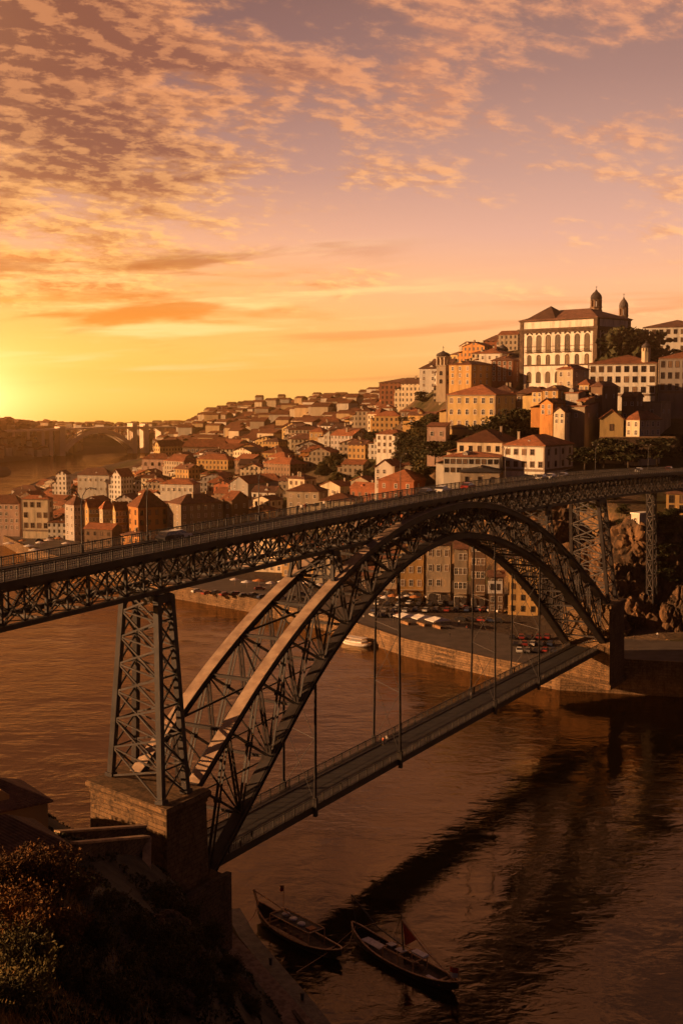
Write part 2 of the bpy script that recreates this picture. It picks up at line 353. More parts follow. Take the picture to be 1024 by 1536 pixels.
# ------------------------------------------------------------------ river
def water_mat():
    m = bpy.data.materials.new('river_water'); m.use_nodes = True; g = NT(m.node_tree); g.n.clear()
    pos = g.new('ShaderNodeNewGeometry').outputs['Position']; pr = g.vm('MULTIPLY', pos, (1, 1, 0))
    a = g.noise(g.vm('MULTIPLY', pr, (.7, 1.0, 1)), .26, 3, .5, .8)
    c = g.noise(g.vm('MULTIPLY', pr, (.75, 1.0, 1)), .95, 4, .55, .6)
    s = g.ss(g.m('ADD', g.m('MULTIPLY', g.noise(g.vm('MULTIPLY', pr, (.6, 1.3, 1)), .022, 4, .6, .6), .65), g.m('MULTIPLY', g.noise(pr, .11, 3, .5), .35)), .40, .60)                     # wind patches
    h = g.m('ADD', g.m('MULTIPLY', a, g.m('ADD', g.m('MULTIPLY', s, 1.1), .35)), g.m('MULTIPLY', c, g.m('ADD', g.m('MULTIPLY', s, .50), .09)))
    bn = g.new('ShaderNodeBump'); bn.inputs['Strength'].default_value = 1.0; bn.inputs['Distance'].default_value = .16
    wx, wy, _wz = g.xyz(pos); ruf = g.m('MULTIPLY', g.ss(wy, 420, 1100, 1., 1.25), g.ss(g.m('ADD', wx, g.m('MULTIPLY', wy, .09)), 34, -30, .6, 1.35)); h = g.m('MULTIPLY', h, ruf)      # the open reach to the left lies in the wind
    g.l.new(h, bn.inputs['Height'])
    fr = g.new('ShaderNodeFresnel'); fr.inputs['IOR'].default_value = 1.62; g.l.new(bn.outputs[0], fr.inputs['Normal'])
    gl = g.new('ShaderNodeBsdfGlossy'); gl.inputs['Color'].default_value = (1, .74, .46, 1); gl.inputs['Roughness'].default_value = .04; g.l.new(bn.outputs[0], gl.inputs['Normal'])
    df = g.new('ShaderNodeBsdfDiffuse'); df.inputs['Color'].default_value = (.002, .0015, .0012, 1)
    mx = g.new('ShaderNodeMixShader'); g.l.new(fr.outputs[0], mx.inputs[0]); g.l.new(df.outputs[0], mx.inputs[1]); g.l.new(gl.outputs[0], mx.inputs[2])
    g.l.new(mx.outputs[0], g.new('ShaderNodeOutputMaterial').inputs[0]); return m
mb = MB(); mb.add([(-1200, 20, 0), (700, 20, 0), (700, 2100, 0), (-1200, 2100, 0)], [(0, 1, 2, 3)])
tag(mb.build('river', water_mat()), kind='structure')
# quay: wall and paved strip along the far bank
def offset(poly, d):
    p = np.array(poly, float); out = []
    for i in range(len(p)):
        t = p[min(i + 1, len(p) - 1)] - p[max(i - 1, 0)]; t /= np.hypot(*t); out.append(p[i] + np.array((t[1], -t[0])) * d)
    return out
def dense(poly, step=6.):
    out = []
    for a, b in zip(poly[:-1], poly[1:]):
        n = max(1, int(math.dist(a, b) / step)); out += [(a[0] + (b[0] - a[0]) * i / n, a[1] + (b[1] - a[1]) * i / n) for i in range(n)]
    return out + [poly[-1]]
def quay_top(p): return 5.0 + 4.0 * min(1, max(0, (p[0] - 52) / 12))
M_QUAYWALL = stone_mat('quay_wall_stone', (.20, .115, .058), (.10, .058, .03), 1.6, .7, .05)
M_PAVE = mat('quay_paving', (.07, .048, .036), .85, .3, .25, .3, bscale=2)
qd = dense(QUAY[1:]); qo = offset(qd, 30.0); qi = offset(qd, .9)
sgn = 1 if polydist([qo[20]], RIVER, True)[0] > 1 and not inside([qo[20]], RIVER)[0] else -1
if sgn < 0: qo = offset(qd, -30.0); qi = offset(qd, -.9)
wall, top = MB(), MB(); n = len(qd); vs = []; 
for p, q, r in zip(qd, qi, qo):
    z = quay_top(p); vs += [(p[0], p[1], -2), (p[0], p[1], z + .35), (q[0], q[1], z + .35), (q[0], q[1], z - .02), (r[0], r[1], z + (0 if z < 6 else .02))]
wall.add(vs, [(5 * i + k, 5 * i + k + 1, 5 * i + 6 + k, 5 * i + 5 + k) for i in range(n - 1) for k in range(3)])
top.add(vs, [(5 * i + 3, 5 * i + 4, 5 * i + 9, 5 * i + 8) for i in range(n - 1)])
qw = wall.build('quay_wall', M_QUAYWALL); tag(qw, 'long rough stone quay wall along the far waterfront', 'quay wall')
tag(top.build('quay_pavement', M_PAVE), kind='structure')
# ------------------------------------------------------------------ iron arch bridge
BO = Vector((-22.5, 168.05, 0)); PHI = .518
AX = Vector((math.sin(PHI), math.cos(PHI), 0)); TX = Vector((math.cos(PHI), -math.sin(PHI), 0))
def bp(s, u, z): return BO + AX * s + TX * u + Vector((0, 0, z))
def interp(x, tab):
    xs, ys_ = zip(*tab); return float(np.interp(x, xs, ys_))
def smooth_tab(tab, step=4.0):
    xs, ys_ = map(np.array, zip(*tab)); X = np.arange(xs[0], xs[-1] + step, step); Y = np.interp(X, xs, ys_)
    for _ in range(30): Y[1:-1] = .25 * Y[:-2] + .5 * Y[1:-1] + .25 * Y[2:]
    return list(zip(X, Y))
ZU = smooth_tab([(-110, 56.8), (-60, 57.6), (-36, 57.9), (-6, 58.35), (16, 58.7), (40, 58.95), (70, 59.25), (95, 59.25), (120, 58.85), (145, 58.35), (165, 57.95), (200, 56.9), (245, 55.2), (300, 53.2), (330, 52.2)])
def zu(s): return interp(s, ZU)
EXT = smooth_tab([(-3, 26.6), (4.5, 31.7), (12.2, 37.4), (27, 45.3), (45, 52.4), (60, 56.2), (71, 57.3), (84, 57.85), (95, 57.1), (103.5, 55.9), (120, 51.6), (132.6, 46.9), (145, 41.2), (166.5, 29.6), (176, 23.0)], 1.5)
INT = smooth_tab([(-.6, 13.0), (1.4, 14.5), (7.4, 18.6), (14.6, 24.2), (28.7, 35.0), (46.6, 44.3), (59.1, 48.4), (70, 50.6), (84.5, 51.3), (101.2, 48.8), (123.4, 42.0), (144.4, 31.8), (163.4, 19.8), (176, 11.6)], 1.5)
def zext(s): return interp(s, EXT)
def zint(s): return interp(s, INT)
def wz(z): return 5.4 + (3.75 - 5.4) * min(1, max(0, (z - 13) / 45))       # half width of the arch ribs, wider at the feet
STEEL = mat('bridge_ironwork', (.038, .029, .027), .62, .25, .35, .15, col2=(.018, .012, .010), spec=.22, bscale=6)
STEELD = mat('bridge_ironwork_dark', (.04, .03, .027), .6, .3, .5, .1, spec=.4)
ROADM = mat('deck_asphalt', (.032, .026, .024), .9, .3, .4, .2, bscale=8)
PIERST = stone_mat('pier_granite', (.15, .083, .038), (.08, .043, .02), 1.2, .6, .04)
BR = empty('iron_arch_bridge', tuple(bp(86, 0, 0)), 0, 'dark two-deck lattice iron arch bridge striding across the river', 'bridge')
def bb(mbuilder, name, m, parent=None, smooth=False):
    """build a mesh given in world coordinates as a child whose origin is the bridge's own"""
    par = parent or BR
    o = mbuilder.build(name, m, par, smooth); o.location = -BR.location if par is BR else (0, 0, 0); return o
# upper deck
S0, S1 = -92.0, 262.0
ss_ = np.linspace(S0, S1, 90); UW = 4.3
mbx = MB()
for i in range(len(ss_) - 1):
    pass
vs, fs = [], []
prof = [(-UW, .0), (-UW + .25, .0), (-UW + .25, -.02), (-2.9, -.02), (-2.9, -.16), (2.9, -.16), (2.9, -.02), (UW - .25, -.02), (UW - .25, .0), (UW, .0), (UW, -.85), (UW - .4, -.85), (UW - .4, -.5), (-UW + .4, -.5), (-UW + .4, -.85), (-UW, -.85)]
for s in ss_:
    for u, dz in prof: vs.append(bp(s, u, zu(s) + dz))
k = len(prof)
for i in range(len(ss_) - 1):
    for j in range(k): fs.append((i * k + j, i * k + (j + 1) % k, (i + 1) * k + (j + 1) % k, (i + 1) * k + j))
mbx.add(vs, fs)
UD = bb(mbx, 'upper_deck', STEEL)
m2 = MB()
m2.add([bp(s, u, zu(s) - .155) for s in ss_ for u in (-2.88, 2.88)], [(2 * i, 2 * i + 1, 2 * i + 3, 2 * i + 2) for i in range(len(ss_) - 1)])
bb(m2, 'roadway', ROADM, UD)
RAILM = mat('tram_rail_steel', (.35, .25, .18), .3, .2, 1, metal=.8)
for u in (-1.9, -.5, .5, 1.9):
    m3 = MB(); m3.sweep([bp(s, u, zu(s) - .13) for s in ss_], .1, .06, side=TX); bb(m3, 'tram_rail', RAILM, UD)
def railing(u, sa, sb, zf, h, step, post, nbal, parent, name='railing'):
    q = MB(); n = int((sb - sa) / 2.0)
    pts = [sa + (sb - sa) * i / n for i in range(n + 1)]
    q.sweep([bp(s, u, zf(s) + h) for s in pts], .16, .12, side=TX); q.sweep([bp(s, u, zf(s) + .14) for s in pts], .07, .07, side=TX); q.sweep([bp(s, u, zf(s) + h * .72) for s in pts], .05, .04, side=TX)
    ns = int((sb - sa) / step)
    for i in range(ns + 1):
        s = sa + (sb - sa) * i / ns; q.bar(bp(s, u, zf(s)), bp(s, u, zf(s) + h + .12), post, post, AX)
        if i < ns:
            for j in range(1, nbal):
                t = s + (sb - sa) / ns * j / nbal; q.bar(bp(t, u, zf(t) + .14), bp(t, u, zf(t) + h * .98), .06, .06, AX)
    return bb(q, name, STEEL, parent)
for u in (-UW + .12, UW - .12): railing(u, S0, S1, zu, 1.15, 2.0, .16, 5, UD)
# corbel brackets under the deck edge
q = MB()
for i in range(int((S1 - S0) / 4) + 1):
    s = S0 + 4 * i
    for sg in (1, -1): q.prism([bp(s - .09, sg * (UW - .05), zu(s) - .85), bp(s - .09, sg * 3.1, zu(s) - .85), bp(s - .09, sg * 3.1, zu(s) - 1.7)], AX * .18)
for sg in (1, -1): q.sweep([bp(s, sg * 3.2, zu(s) - .95) for s in ss_], .12, .2, side=TX)
q.bar(bp(0, -3.2, zu(0) - .95), bp(0, 3.2, zu(0) - .95), .1, .1)
bb(q, 'edge_bracket_ribs', STEEL, UD)
# deck trusses: two chords per side and a part for every lattice panel
TU, TD = 3.05, 5.75
PANEL = 7.1
for sg in (-1, 1):
    q = MB(); u = sg * TU
    q.sweep([bp(s, u, zu(s) - 1.15) for s in ss_], .5, .55, side=TX); q.sweep([bp(s, u, zu(s) - TD + .3) for s in ss_], .62, .6, side=TX)
    tr = bb(q, 'deck_truss', STEEL)
    n = int(round((S1 - S0) / PANEL))
    for i in range(n):
        a, b = S0 + (S1 - S0) * i / n, S0 + (S1 - S0) * (i + 1) / n; q = MB(); mm = (a + b) / 2
        zt = lambda s: zu(s) - 1.4
        zb = lambda s: zu(s) - TD + .55
        q.bar(bp(a, u, zb(a)), bp(a, u, zt(a)), .30, .34, AX); q.bar(bp(mm, u, zb(mm)), bp(mm, u, zt(mm)), .16, .2, AX)
        for (c, d) in ((a, mm), (mm, b)):
            q.bar(bp(c, u + .1, zb(c)), bp(d, u + .1, zt(d)), .10, .26, TX); q.bar(bp(c, u - .1, zt(c)), bp(d, u - .1, zb(d)), .10, .26, TX)
        q.bar(bp(a, u + .17, zb(a)), bp(b, u + .17, zt(b)), .08, .18, TX); q.bar(bp(a, u - .17, zt(a)), bp(b, u - .17, zb(b)), .08, .18, TX)
        q.box(*(min(bp(a - .35, u - .22, 0)[0], bp(a + .35, u + .22, 0)[0]), min(bp(a - .35, u - .22, 0)[1], bp(a + .35, u + .22, 0)[1]), zb(a)), *(max(bp(a - .3, u - .22, 0)[0], bp(a + .3, u + .22, 0)[0]), max(bp(a - .3, u - .22, 0)[1], bp(a + .3, u + .22, 0)[1]), zb(a) + .45))
        bb(q, 'lattice_panel', STEEL, tr)
n = int(round((S1 - S0) / PANEL))
for i in range(n + 1):
    s = S0 + (S1 - S0) * i / n; q = MB(); z0 = zu(s) - TD + .3; z1 = zu(s) - 1.15
    q.bar(bp(s, -TU, z0), bp(s, TU, z0), .25, .3); q.bar(bp(s, -TU, z1), bp(s, TU, z1), .25, .3)
    q.bar(bp(s, -TU, z0), bp(s, TU, z1), .14, .14); q.bar(bp(s, -TU, z1), bp(s, TU, z0), .14, .14)
    if i < n:
        s2 = S0 + (S1 - S0) * (i + 1) / n
        q.bar(bp(s, -TU, z0), bp(s2, TU, zu(s2) - TD + .3), .12, .12); q.bar(bp(s, TU, z0), bp(s2, -TU, zu(s2) - TD + .3), .12, .12)
    bb(q, 'cross_frame', STEELD)
# arch ribs
NP = 22
sE = [-3 + 179 * i / NP for i in range(NP + 1)]
sI = [-.6 + 176.6 * i / NP for i in range(NP + 1)]
PE = lambda sg, i: bp(sE[i], sg * wz(zext(sE[i])), zext(sE[i]) - .5)
PI_ = lambda sg, i: bp(sI[i], sg * wz(zint(sI[i])), zint(sI[i]) + .5)
def rib_curve(f, s0, s1, sg, dz, n=88):
    return [bp(s, sg * wz(f(s)), f(s) + dz) for s in np.linspace(s0, s1, n)]
for sg in (-1, 1):
    q = MB(); q.sweep(rib_curve(zext, -3, 176, sg, -.5), 1.6, 1.0, side=TX); q.sweep(rib_curve(zint, -.6, 176, sg, .5), 1.5, 1.0, side=TX)
    for f, a, b, dz in ((zext, -3, 176, -.02), (zext, -3, 176, -1.0), (zint, -.6, 176, .98), (zint, -.6, 176, .0)):
        q.sweep(rib_curve(f, a, b, sg, dz), 1.95, .09, side=TX)
    rib = bb(q, 'arch_rib', STEEL)
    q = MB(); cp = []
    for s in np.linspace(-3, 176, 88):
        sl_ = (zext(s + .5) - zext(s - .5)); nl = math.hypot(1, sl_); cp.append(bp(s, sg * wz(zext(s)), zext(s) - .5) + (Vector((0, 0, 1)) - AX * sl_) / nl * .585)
    q.sweep(cp, 1.9, .05, side=TX); bb(q, 'cover_plate', mat('sunlight_coloured_cover_plate', (.40, .27, .18), .6, .3, .6, .1, col2=(.24, .15, .10)), rib)  # paler colour paints sunlight onto the upper faces of the arch chords
    for i in range(NP + 1):
        q = MB(); e0, i0 = PE(sg, i), PI_(sg, i)
        for w in (-.28, .28): q.bar(e0 + TX * w, i0 + TX * w, .16, .34, TX)
        L_ = (i0 - e0).length; k = max(3, int(L_ / 1.1))
        for j in range(k):                                            # lacing of the post
            t0, t1 = j / k, (j + 1) / k; w = .28 if j % 2 else -.28
            q.bar(e0.lerp(i0, t0) + TX * w, e0.lerp(i0, t1) - TX * w, .07, .1)
        if i < NP:
            e1, i1 = PE(sg, i + 1), PI_(sg, i + 1); o_ = TX * .3
            q.bar(e0 + o_, i1 + o_, .14, .40, TX); q.bar(i0 - o_, e1 - o_, .14, .40, TX); q.bar(e0 - o_, i1 - o_, .1, .3, TX); q.bar(i0 + o_, e1 + o_, .1, .3, TX)
            m_ = e0.lerp(i1, .5); q.bar(m_ - AX * .5, m_ + AX * .5, .7, .5)
        bb(q, 'lattice_panel', STEEL, rib)
for i in range(NP + 1):
    q = MB(); a, b, c, d = PE(-1, i), PE(1, i), PI_(-1, i), PI_(1, i)
    q.bar(a, b, .6, .45); q.bar(c, d, .4, .4)
    q.bar(a, d, .2, .2); q.bar(c, b, .2, .2)
    if i < NP:
        q.cur = 0; a2, b2, c2, d2 = PE(-1, i + 1), PE(1, i + 1), PI_(-1, i + 1), PI_(1, i + 1)
        if i % 2: q.bar(a, b2, .35, .28)
        else: q.bar(b, a2, .35, .28)
        q.bar(c, d2, .22, .2); q.bar(d, c2, .22, .2)
    bb(q, 'cross_brace', STEEL)
# lower deck
ZL = 13.6; LW = 4.2; LS0, LS1 = -2.5, 174.5
def zl(s): return ZL + .25 * math.sin(math.pi * min(1, max(0, s / 172)))
sl = np.linspace(LS0, LS1, 50); q = MB(); vs = []; fs = []
prof = [(-LW, .1), (-LW + .3, .1), (-LW + .3, .12), (-2.9, .12), (-2.9, 0), (2.9, 0), (2.9, .12), (LW - .3, .12), (LW - .3, .1), (LW, .1), (LW, -1.05), (LW - .35, -1.05), (LW - .35, -.55), (-LW + .35, -.55), (-LW + .35, -1.05), (-LW, -1.05)]
for s in sl:
    for u, dz in prof: vs.append(bp(s, u, zl(s) + dz))
k = len(prof)
for i in range(len(sl) - 1):
    for j in range(k): fs.append((i * k + j, i * k + (j + 1) % k, (i + 1) * k + (j + 1) % k, (i + 1) * k + j))
q.add(vs, fs); LD = bb(q, 'lower_deck', STEEL)
q = MB(); q.add([bp(s, u, zl(s) + .005) for s in sl for u in (-2.88, 2.88)], [(2 * i, 2 * i + 1, 2 * i + 3, 2 * i + 2) for i in range(len(sl) - 1)]); bb(q, 'roadway', ROADM, LD)
q = MB()
for i in range(45):
    s = LS0 + 3 + 3.8 * i; q.bar(bp(s, -LW + .4, zl(s) - .8), bp(s, LW - .4, zl(s) - .8), .25, .5)
bb(q, 'floor_beam_ribs', STEELD, LD)
for u in (-LW + .12, LW - .12): railing(u, LS0, LS1, lambda s: zl(s) + .1, 1.3, 2.9, .2, 7, LD)
# hangers: four pairs of columns down to the lower deck, braced with thin ties
for a, b in ((29.2, 34.3), (58.6, 65.5), (101.8, 110.0), (127.0, 133.0)):
    for s, u in ((a, 4.55), (b, -4.55)):
        q = MB(); zt = zint(s) + .6
        for w in (-.16, .16): q.bar(bp(s + w, u, zl(s) - 1.2), bp(s + w, math.copysign(wz(zt), u), zt), .12, .34, AX)
        q.bar(bp(s, u, zl(s) - 1.2), bp(s, math.copysign(wz(zt), u), zt), .3, .1, AX)
        q.bar(bp(s, u, zl(s) - 1.5), bp(s, u, zl(s) + 1.5), .6, .6, AX)
        bb(q, 'hanger', STEEL)
    z0 = zl(a) + 1.0; z1 = min(zint(a), zint(b)); h = 8.5; nn = max(1, int((z1 - z0) / h)); h = (z1 - z0) / nn
    for i in range(nn):
        q = MB(); za, zb_ = z0 + h * i, z0 + h * (i + 1)
        pa, pb, pc, pd = bp(a, 4.4, za), bp(b, -4.4, za), bp(a, 4.4, zb_), bp(b, -4.4, zb_)
        q.bar(pa, pd, .07, .07); q.bar(pb, pc, .07, .07)
        if i: q.bar(pa, pb, .1, .1)
        bb(q, 'sway_tie', STEELD)
# piers
def iron_pier(s0, s1, t0, t1, ub, ut, zb, zt, skew=0., nlev=7, leg=.8):
    P = empty('iron_pier', (0, 0, 0)); P.parent = BR; P.location = -BR.location
    f = lambda c, lv: bp(c[0] + (c[2] - c[0]) * lv, c[1] + (c[3] - c[1]) * lv, zb + (zt - zb) * lv)
    cs = [(s0 - skew * ub, ub, t0 - skew * ut, ut), (s1 - skew * ub, ub, t1 - skew * ut, ut), (s1 + skew * ub, -ub, t1 + skew * ut, -ut), (s0 + skew * ub, -ub, t0 + skew * ut, -ut)]
    for c in cs:
        q = MB(); q.bar(f(c, 0), f(c, 1), leg, leg, AX); q.bar(f(c, 0), f(c, .02), leg * 1.5, leg * 1.5, AX); bb(q, 'leg', STEEL, P)
    lv = [1 - (1 - i / nlev) ** 1.08 for i in range(nlev + 1)]
    for a in range(4):
        c, d = cs[a], cs[(a + 1) % 4]; q = MB()
        for i in range(nlev):
            q.bar(f(c, lv[i]), f(d, lv[i + 1]), .16, .26); q.bar(f(d, lv[i]), f(c, lv[i + 1]), .16, .26)
            if i: q.bar(f(c, lv[i]), f(d, lv[i]), .14, .2)
        q.bar(f(c, .985), f(d, .985), .7, 1.0)
        bb(q, 'lattice_bracing', STEEL, P)
    return P
iron_pier(-9.2, -4.0, -7.6, -4.9, 6.7, 4.4, 26.6, zu(-9) - 5.75, .46)
iron_pier(175.5, 181.5, 169.5, 174.5, 5.6, 4.2, 25.6, zu(167) - 5.75, .42)
iron_pier(231.5, 236, 228.5, 231.5, 1.1, 1.1, 11.0, zu(216) - 5.75, .6, 9, .42)
iron_pier(132.0, 135.5, 132.6, 135.0, 4.2, 3.6, 46.0, zu(134) - 5.75, 0, 2, .5)
iron_pier(35.6, 38.6, 36.1, 38.1, 4.1, 3.6, 48.8, zu(37) - 5.75, 0, 1, .5)
def stone_pier(s0, s1, ub, z0, z1, skew=.26, cap=1.0):
    q = MB(); z2 = z1 - 1.6
    def ring(g, z): return [bp(s0 - g - skew * (ub + g), ub + g, z), bp(s1 + g - skew * (ub + g), ub + g, z), bp(s1 + g + skew * (ub + g), -ub - g, z), bp(s0 - g + skew * (ub + g), -ub - g, z)]
    lv = [(.9, z0), (.9, z0 + 1.2), (.35, z0 + 1.3), (0, z2), (.15, z2 + .05), (.15, z2 + .45), (.55, z2 + .9), (.55, z1 - .25), (.4, z1)]
    vs = []; fs = []
    for g_, z in lv: vs += ring(g_, z)
    for i in range(len(lv) - 1):
        for k in range(4): fs.append((4 * i + k, 4 * i + (k + 1) % 4, 4 * i + 4 + (k + 1) % 4, 4 * i + 4 + k))
    fs.append(tuple(4 * (len(lv) - 1) + k for k in range(4))); q.add(vs, fs)
    o = bb(q, 'stone_pier', PIERST); return o
SP = stone_pier(-10.9, -2.4, 8.0, 4.0, 26.5)
SP2 = stone_pier(172.5, 184.5, 7.2, 4.0, 25.5, .4)
# springing seats where the arch ribs land
q = MB()
for sg in (-1, 1): q.bar(bp(-4.2, sg * 5.4, 9), bp(-1.2, sg * 5.4, 14.2), 3.2, 3.6, TX)
bb(q, 'arch_bearing', PIERST, SP)
q = MB()
for sg in (-1, 1): q.bar(bp(181, sg * 5.4, 8), bp(175.5, sg * 5.4, 13.2), 3.2, 3.6, TX)
bb(q, 'arch_bearing', PIERST, SP2)
# ------------------------------------------------------------------ building kit
def wall_mat(name, col, win=True, floor=3.1, bay=2.7, dirt=.35):
    key = name + ('_windowed' if win else '')
    if key in MATS: return MATS[key]
    m = bpy.data.materials.new(key); MATS[key] = m; m.use_nodes = True; g = NT(m.node_tree); b = g.n['Principled BSDF']
    tc = g.new('ShaderNodeTexCoord'); co = tc.outputs['Object']; x, y, z = g.xyz(co); nx, ny, nz = g.xyz(tc.outputs['Normal'])
    st = g.noise(g.vm('MULTIPLY', co, (1, 1, .25)), .35, 7, .68)
    oi = g.new('ShaderNodeObjectInfo').outputs['Random']
    k = g.m('ADD', g.m('MULTIPLY', oi, .5), .72); base = g.mix(1., col, g.vec(k, k, g.m('MULTIPLY', k, .97)), 'MULTIPLY')
    c = g.mix(g.ss(st, .42, .72, 0, dirt * 2), base, tuple(v * .38 for v in col))
    if win:
        h = g.m('ADD', g.m('MULTIPLY', x, g.m('LESS_THAN', g.m('ABSOLUTE', nx), .5)), g.m('MULTIPLY', y, g.m('GREATER_THAN', g.m('ABSOLUTE', nx), .5)))
        h = g.m('ADD', h, 200.0); zz = g.m('ADD', z, 201.3 - 201.3 % floor)
        fx = g.m('FRACT', g.m('DIVIDE', h, bay)); fz = g.m('FRACT', g.m('DIVIDE', zz, floor))
        inx = g.m('LESS_THAN', g.m('ABSOLUTE', g.m('SUBTRACT', fx, .5)), .21); inz = g.m('LESS_THAN', g.m('ABSOLUTE', g.m('SUBTRACT', fz, .5)), .27)
        wn = g.m('MULTIPLY', inx, inz)
        c = g.mix(wn, c, (.035, .028, .025))
        g.l.new(g.m('SUBTRACT', .9, g.m('MULTIPLY', wn, .65)), b.inputs['Roughness'])
    else: b.inputs['Roughness'].default_value = .9
    g.l.new(c, b.inputs['Base Color']); b.inputs['Specular IOR Level'].default_value = .3
    bn = g.new('ShaderNodeBump'); bn.inputs['Strength'].default_value = .35; bn.inputs['Distance'].default_value = .08
    g.l.new(st, bn.inputs['Height']); g.l.new(bn.outputs[0], b.inputs['Normal'])
    return m
_W = {'white': (.66, .58, .50), 'cream': (.60, .47, .32), 'yellow': (.60, .40, .17), 'ochre': (.52, .30, .11), 'orange': (.55, .24, .07), 'pink': (.50, .32, .25),
         'grey': (.34, .29, .25), 'stone': (.36, .27, .19), 'brick': (.30, .12, .06), 'brown': (.22, .13, .08), 'tiled': (.36, .30, .27), 'red': (.38, .12, .05)}
WALLC = {k: tuple(c * .84 for c in v) for k, v in _W.items()}
def roof_mat(name, col):
    if name in MATS: return MATS[name]
    m = bpy.data.materials.new(name); MATS[name] = m; m.use_nodes = True; g = NT(m.node_tree); b = g.n['Principled BSDF']
    tc = g.new('ShaderNodeTexCoord'); co = tc.outputs['Object']; x, y, z = g.xyz(co)
    oi = g.new('ShaderNodeObjectInfo').outputs['Random']; k = g.m('ADD', g.m('MULTIPLY', oi, .95), .38)
    n = g.noise(co, .5, 7, .7); n2 = g.noise(co, 5., 2, .5)
    c = g.mix(g.ss(n, .3, .7), tuple(v * .45 for v in col), tuple(v * 1.25 for v in col)); c = g.mix(g.ss(n2, .35, .7, 0, .5), c, tuple(v * .5 for v in col))
    c = g.mix(1., c, g.vec(k, k, k), 'MULTIPLY'); g.l.new(c, b.inputs['Base Color']); b.inputs['Roughness'].default_value = .85; b.inputs['Specular IOR Level'].default_value = .2
    w = g.m('SINE', g.m('MULTIPLY', g.m('ADD', x, g.m('MULTIPLY', y, .93)), 15.)); bn = g.new('ShaderNodeBump'); bn.inputs['Strength'].default_value = .5; bn.inputs['Distance'].default_value = .08
    g.l.new(g.m('ADD', w, g.m('SINE', g.m('MULTIPLY', z, 22.))), bn.inputs['Height']); g.l.new(bn.outputs[0], b.inputs['Normal'])
    return m
ROOFS = {'terracotta': roof_mat('terracotta_tiles', (.30, .105, .045)), 'dark': roof_mat('weathered_tiles', (.17, .075, .045)), 'slate': roof_mat('slate_roof', (.09, .07, .065))}
def glass_mat():
    m = bpy.data.materials.new('window_glass'); m.use_nodes = True; g = NT(m.node_tree); b = g.n['Principled BSDF']
    oi = g.new('ShaderNodeObjectInfo').outputs['Random']
    c = g.mix(g.ss(oi, .55, .95), (.018, .013, .011), (.12, .066, .034)); g.l.new(c, b.inputs['Base Color']); b.inputs['Roughness'].default_value = .12; b.inputs['Specular IOR Level'].default_value = .6
    return m
GLASS = glass_mat(); FRAME_W = mat('white_window_frame', (.60, .52, .44), .7, .1); FRAME_S = mat('granite_window_frame', (.20, .14, .10), .85, .2, 2); FRAME_P = mat('palace_granite_frame', (.06, .036, .022), .9, .3, 2); FRAME_D = mat('dark_window_frame', (.05, .035, .028), .6, .2, 2)
SHUT = mat('closed_shutter', (.16, .09, .05), .8, .3, 4, perobj=.5)
WIN = {}
def win_mesh(w, h, style='white', arch=False, shut=False):
    k = (round(w, 2), round(h, 2), style, arch, shut)
    if k in WIN: return WIN[k]
    fm = {'white': FRAME_W, 'stone': FRAME_S, 'dark': FRAME_D, 'granite': FRAME_P}[style]; q = MB(); f = {'stone': .28, 'granite': .42}.get(style, .16); d = .10
    if arch:
        hr = h - w / 2; pts = [(-w / 2, 0), (-w / 2, hr)] + [(-w / 2 * math.cos(math.pi * i / 8), hr + w / 2 * math.sin(math.pi * i / 8)) for i in range(1, 8)] + [(w / 2, hr), (w / 2, 0)]
    else: pts = [(-w / 2, 0), (-w / 2, h), (w / 2, h), (w / 2, 0)]
    n = len(pts); cx, cz = 0, h / 2
    outer = []
    for i, (x, z) in enumerate(pts):
        dx, dz = x, (z - (h - w / 2)) if arch and z > h - w / 2 else 0
        if arch and z > h - w / 2: l_ = math.hypot(dx, dz); outer.append((x + dx / l_ * f, z + dz / l_ * f))
        else: outer.append((x + math.copysign(f, x), z + (f if (z > h * .9 and not arch) else (-f if z < .01 else 0))))
    vs = [(x, -d, z) for x, z in pts] + [(x, -d, z) for x, z in outer] + [(x, .05, z) for x, z in outer] + [(x, -.02, z) for x, z in pts]
    fs = []
    for i in range(n):
        j = (i + 1) % n; fs += [(i, j, n + j, n + i), (n + i, n + j, 2 * n + j, 2 * n + i), (j, i, 3 * n + i, 3 * n + j)]
    q.add(vs, fs); q.box(-.04, -.06, .02, .04, -.025, h * .97); q.box(-w / 2, -.06, h * .55, w / 2, -.025, h * .55 + .07)
    q.cur = 1; q.add([(x, -.022, z) for x, z in pts], [tuple(range(n))])
    me = q.mesh('window', [fm, SHUT if shut else GLASS]); WIN[k] = me; return me
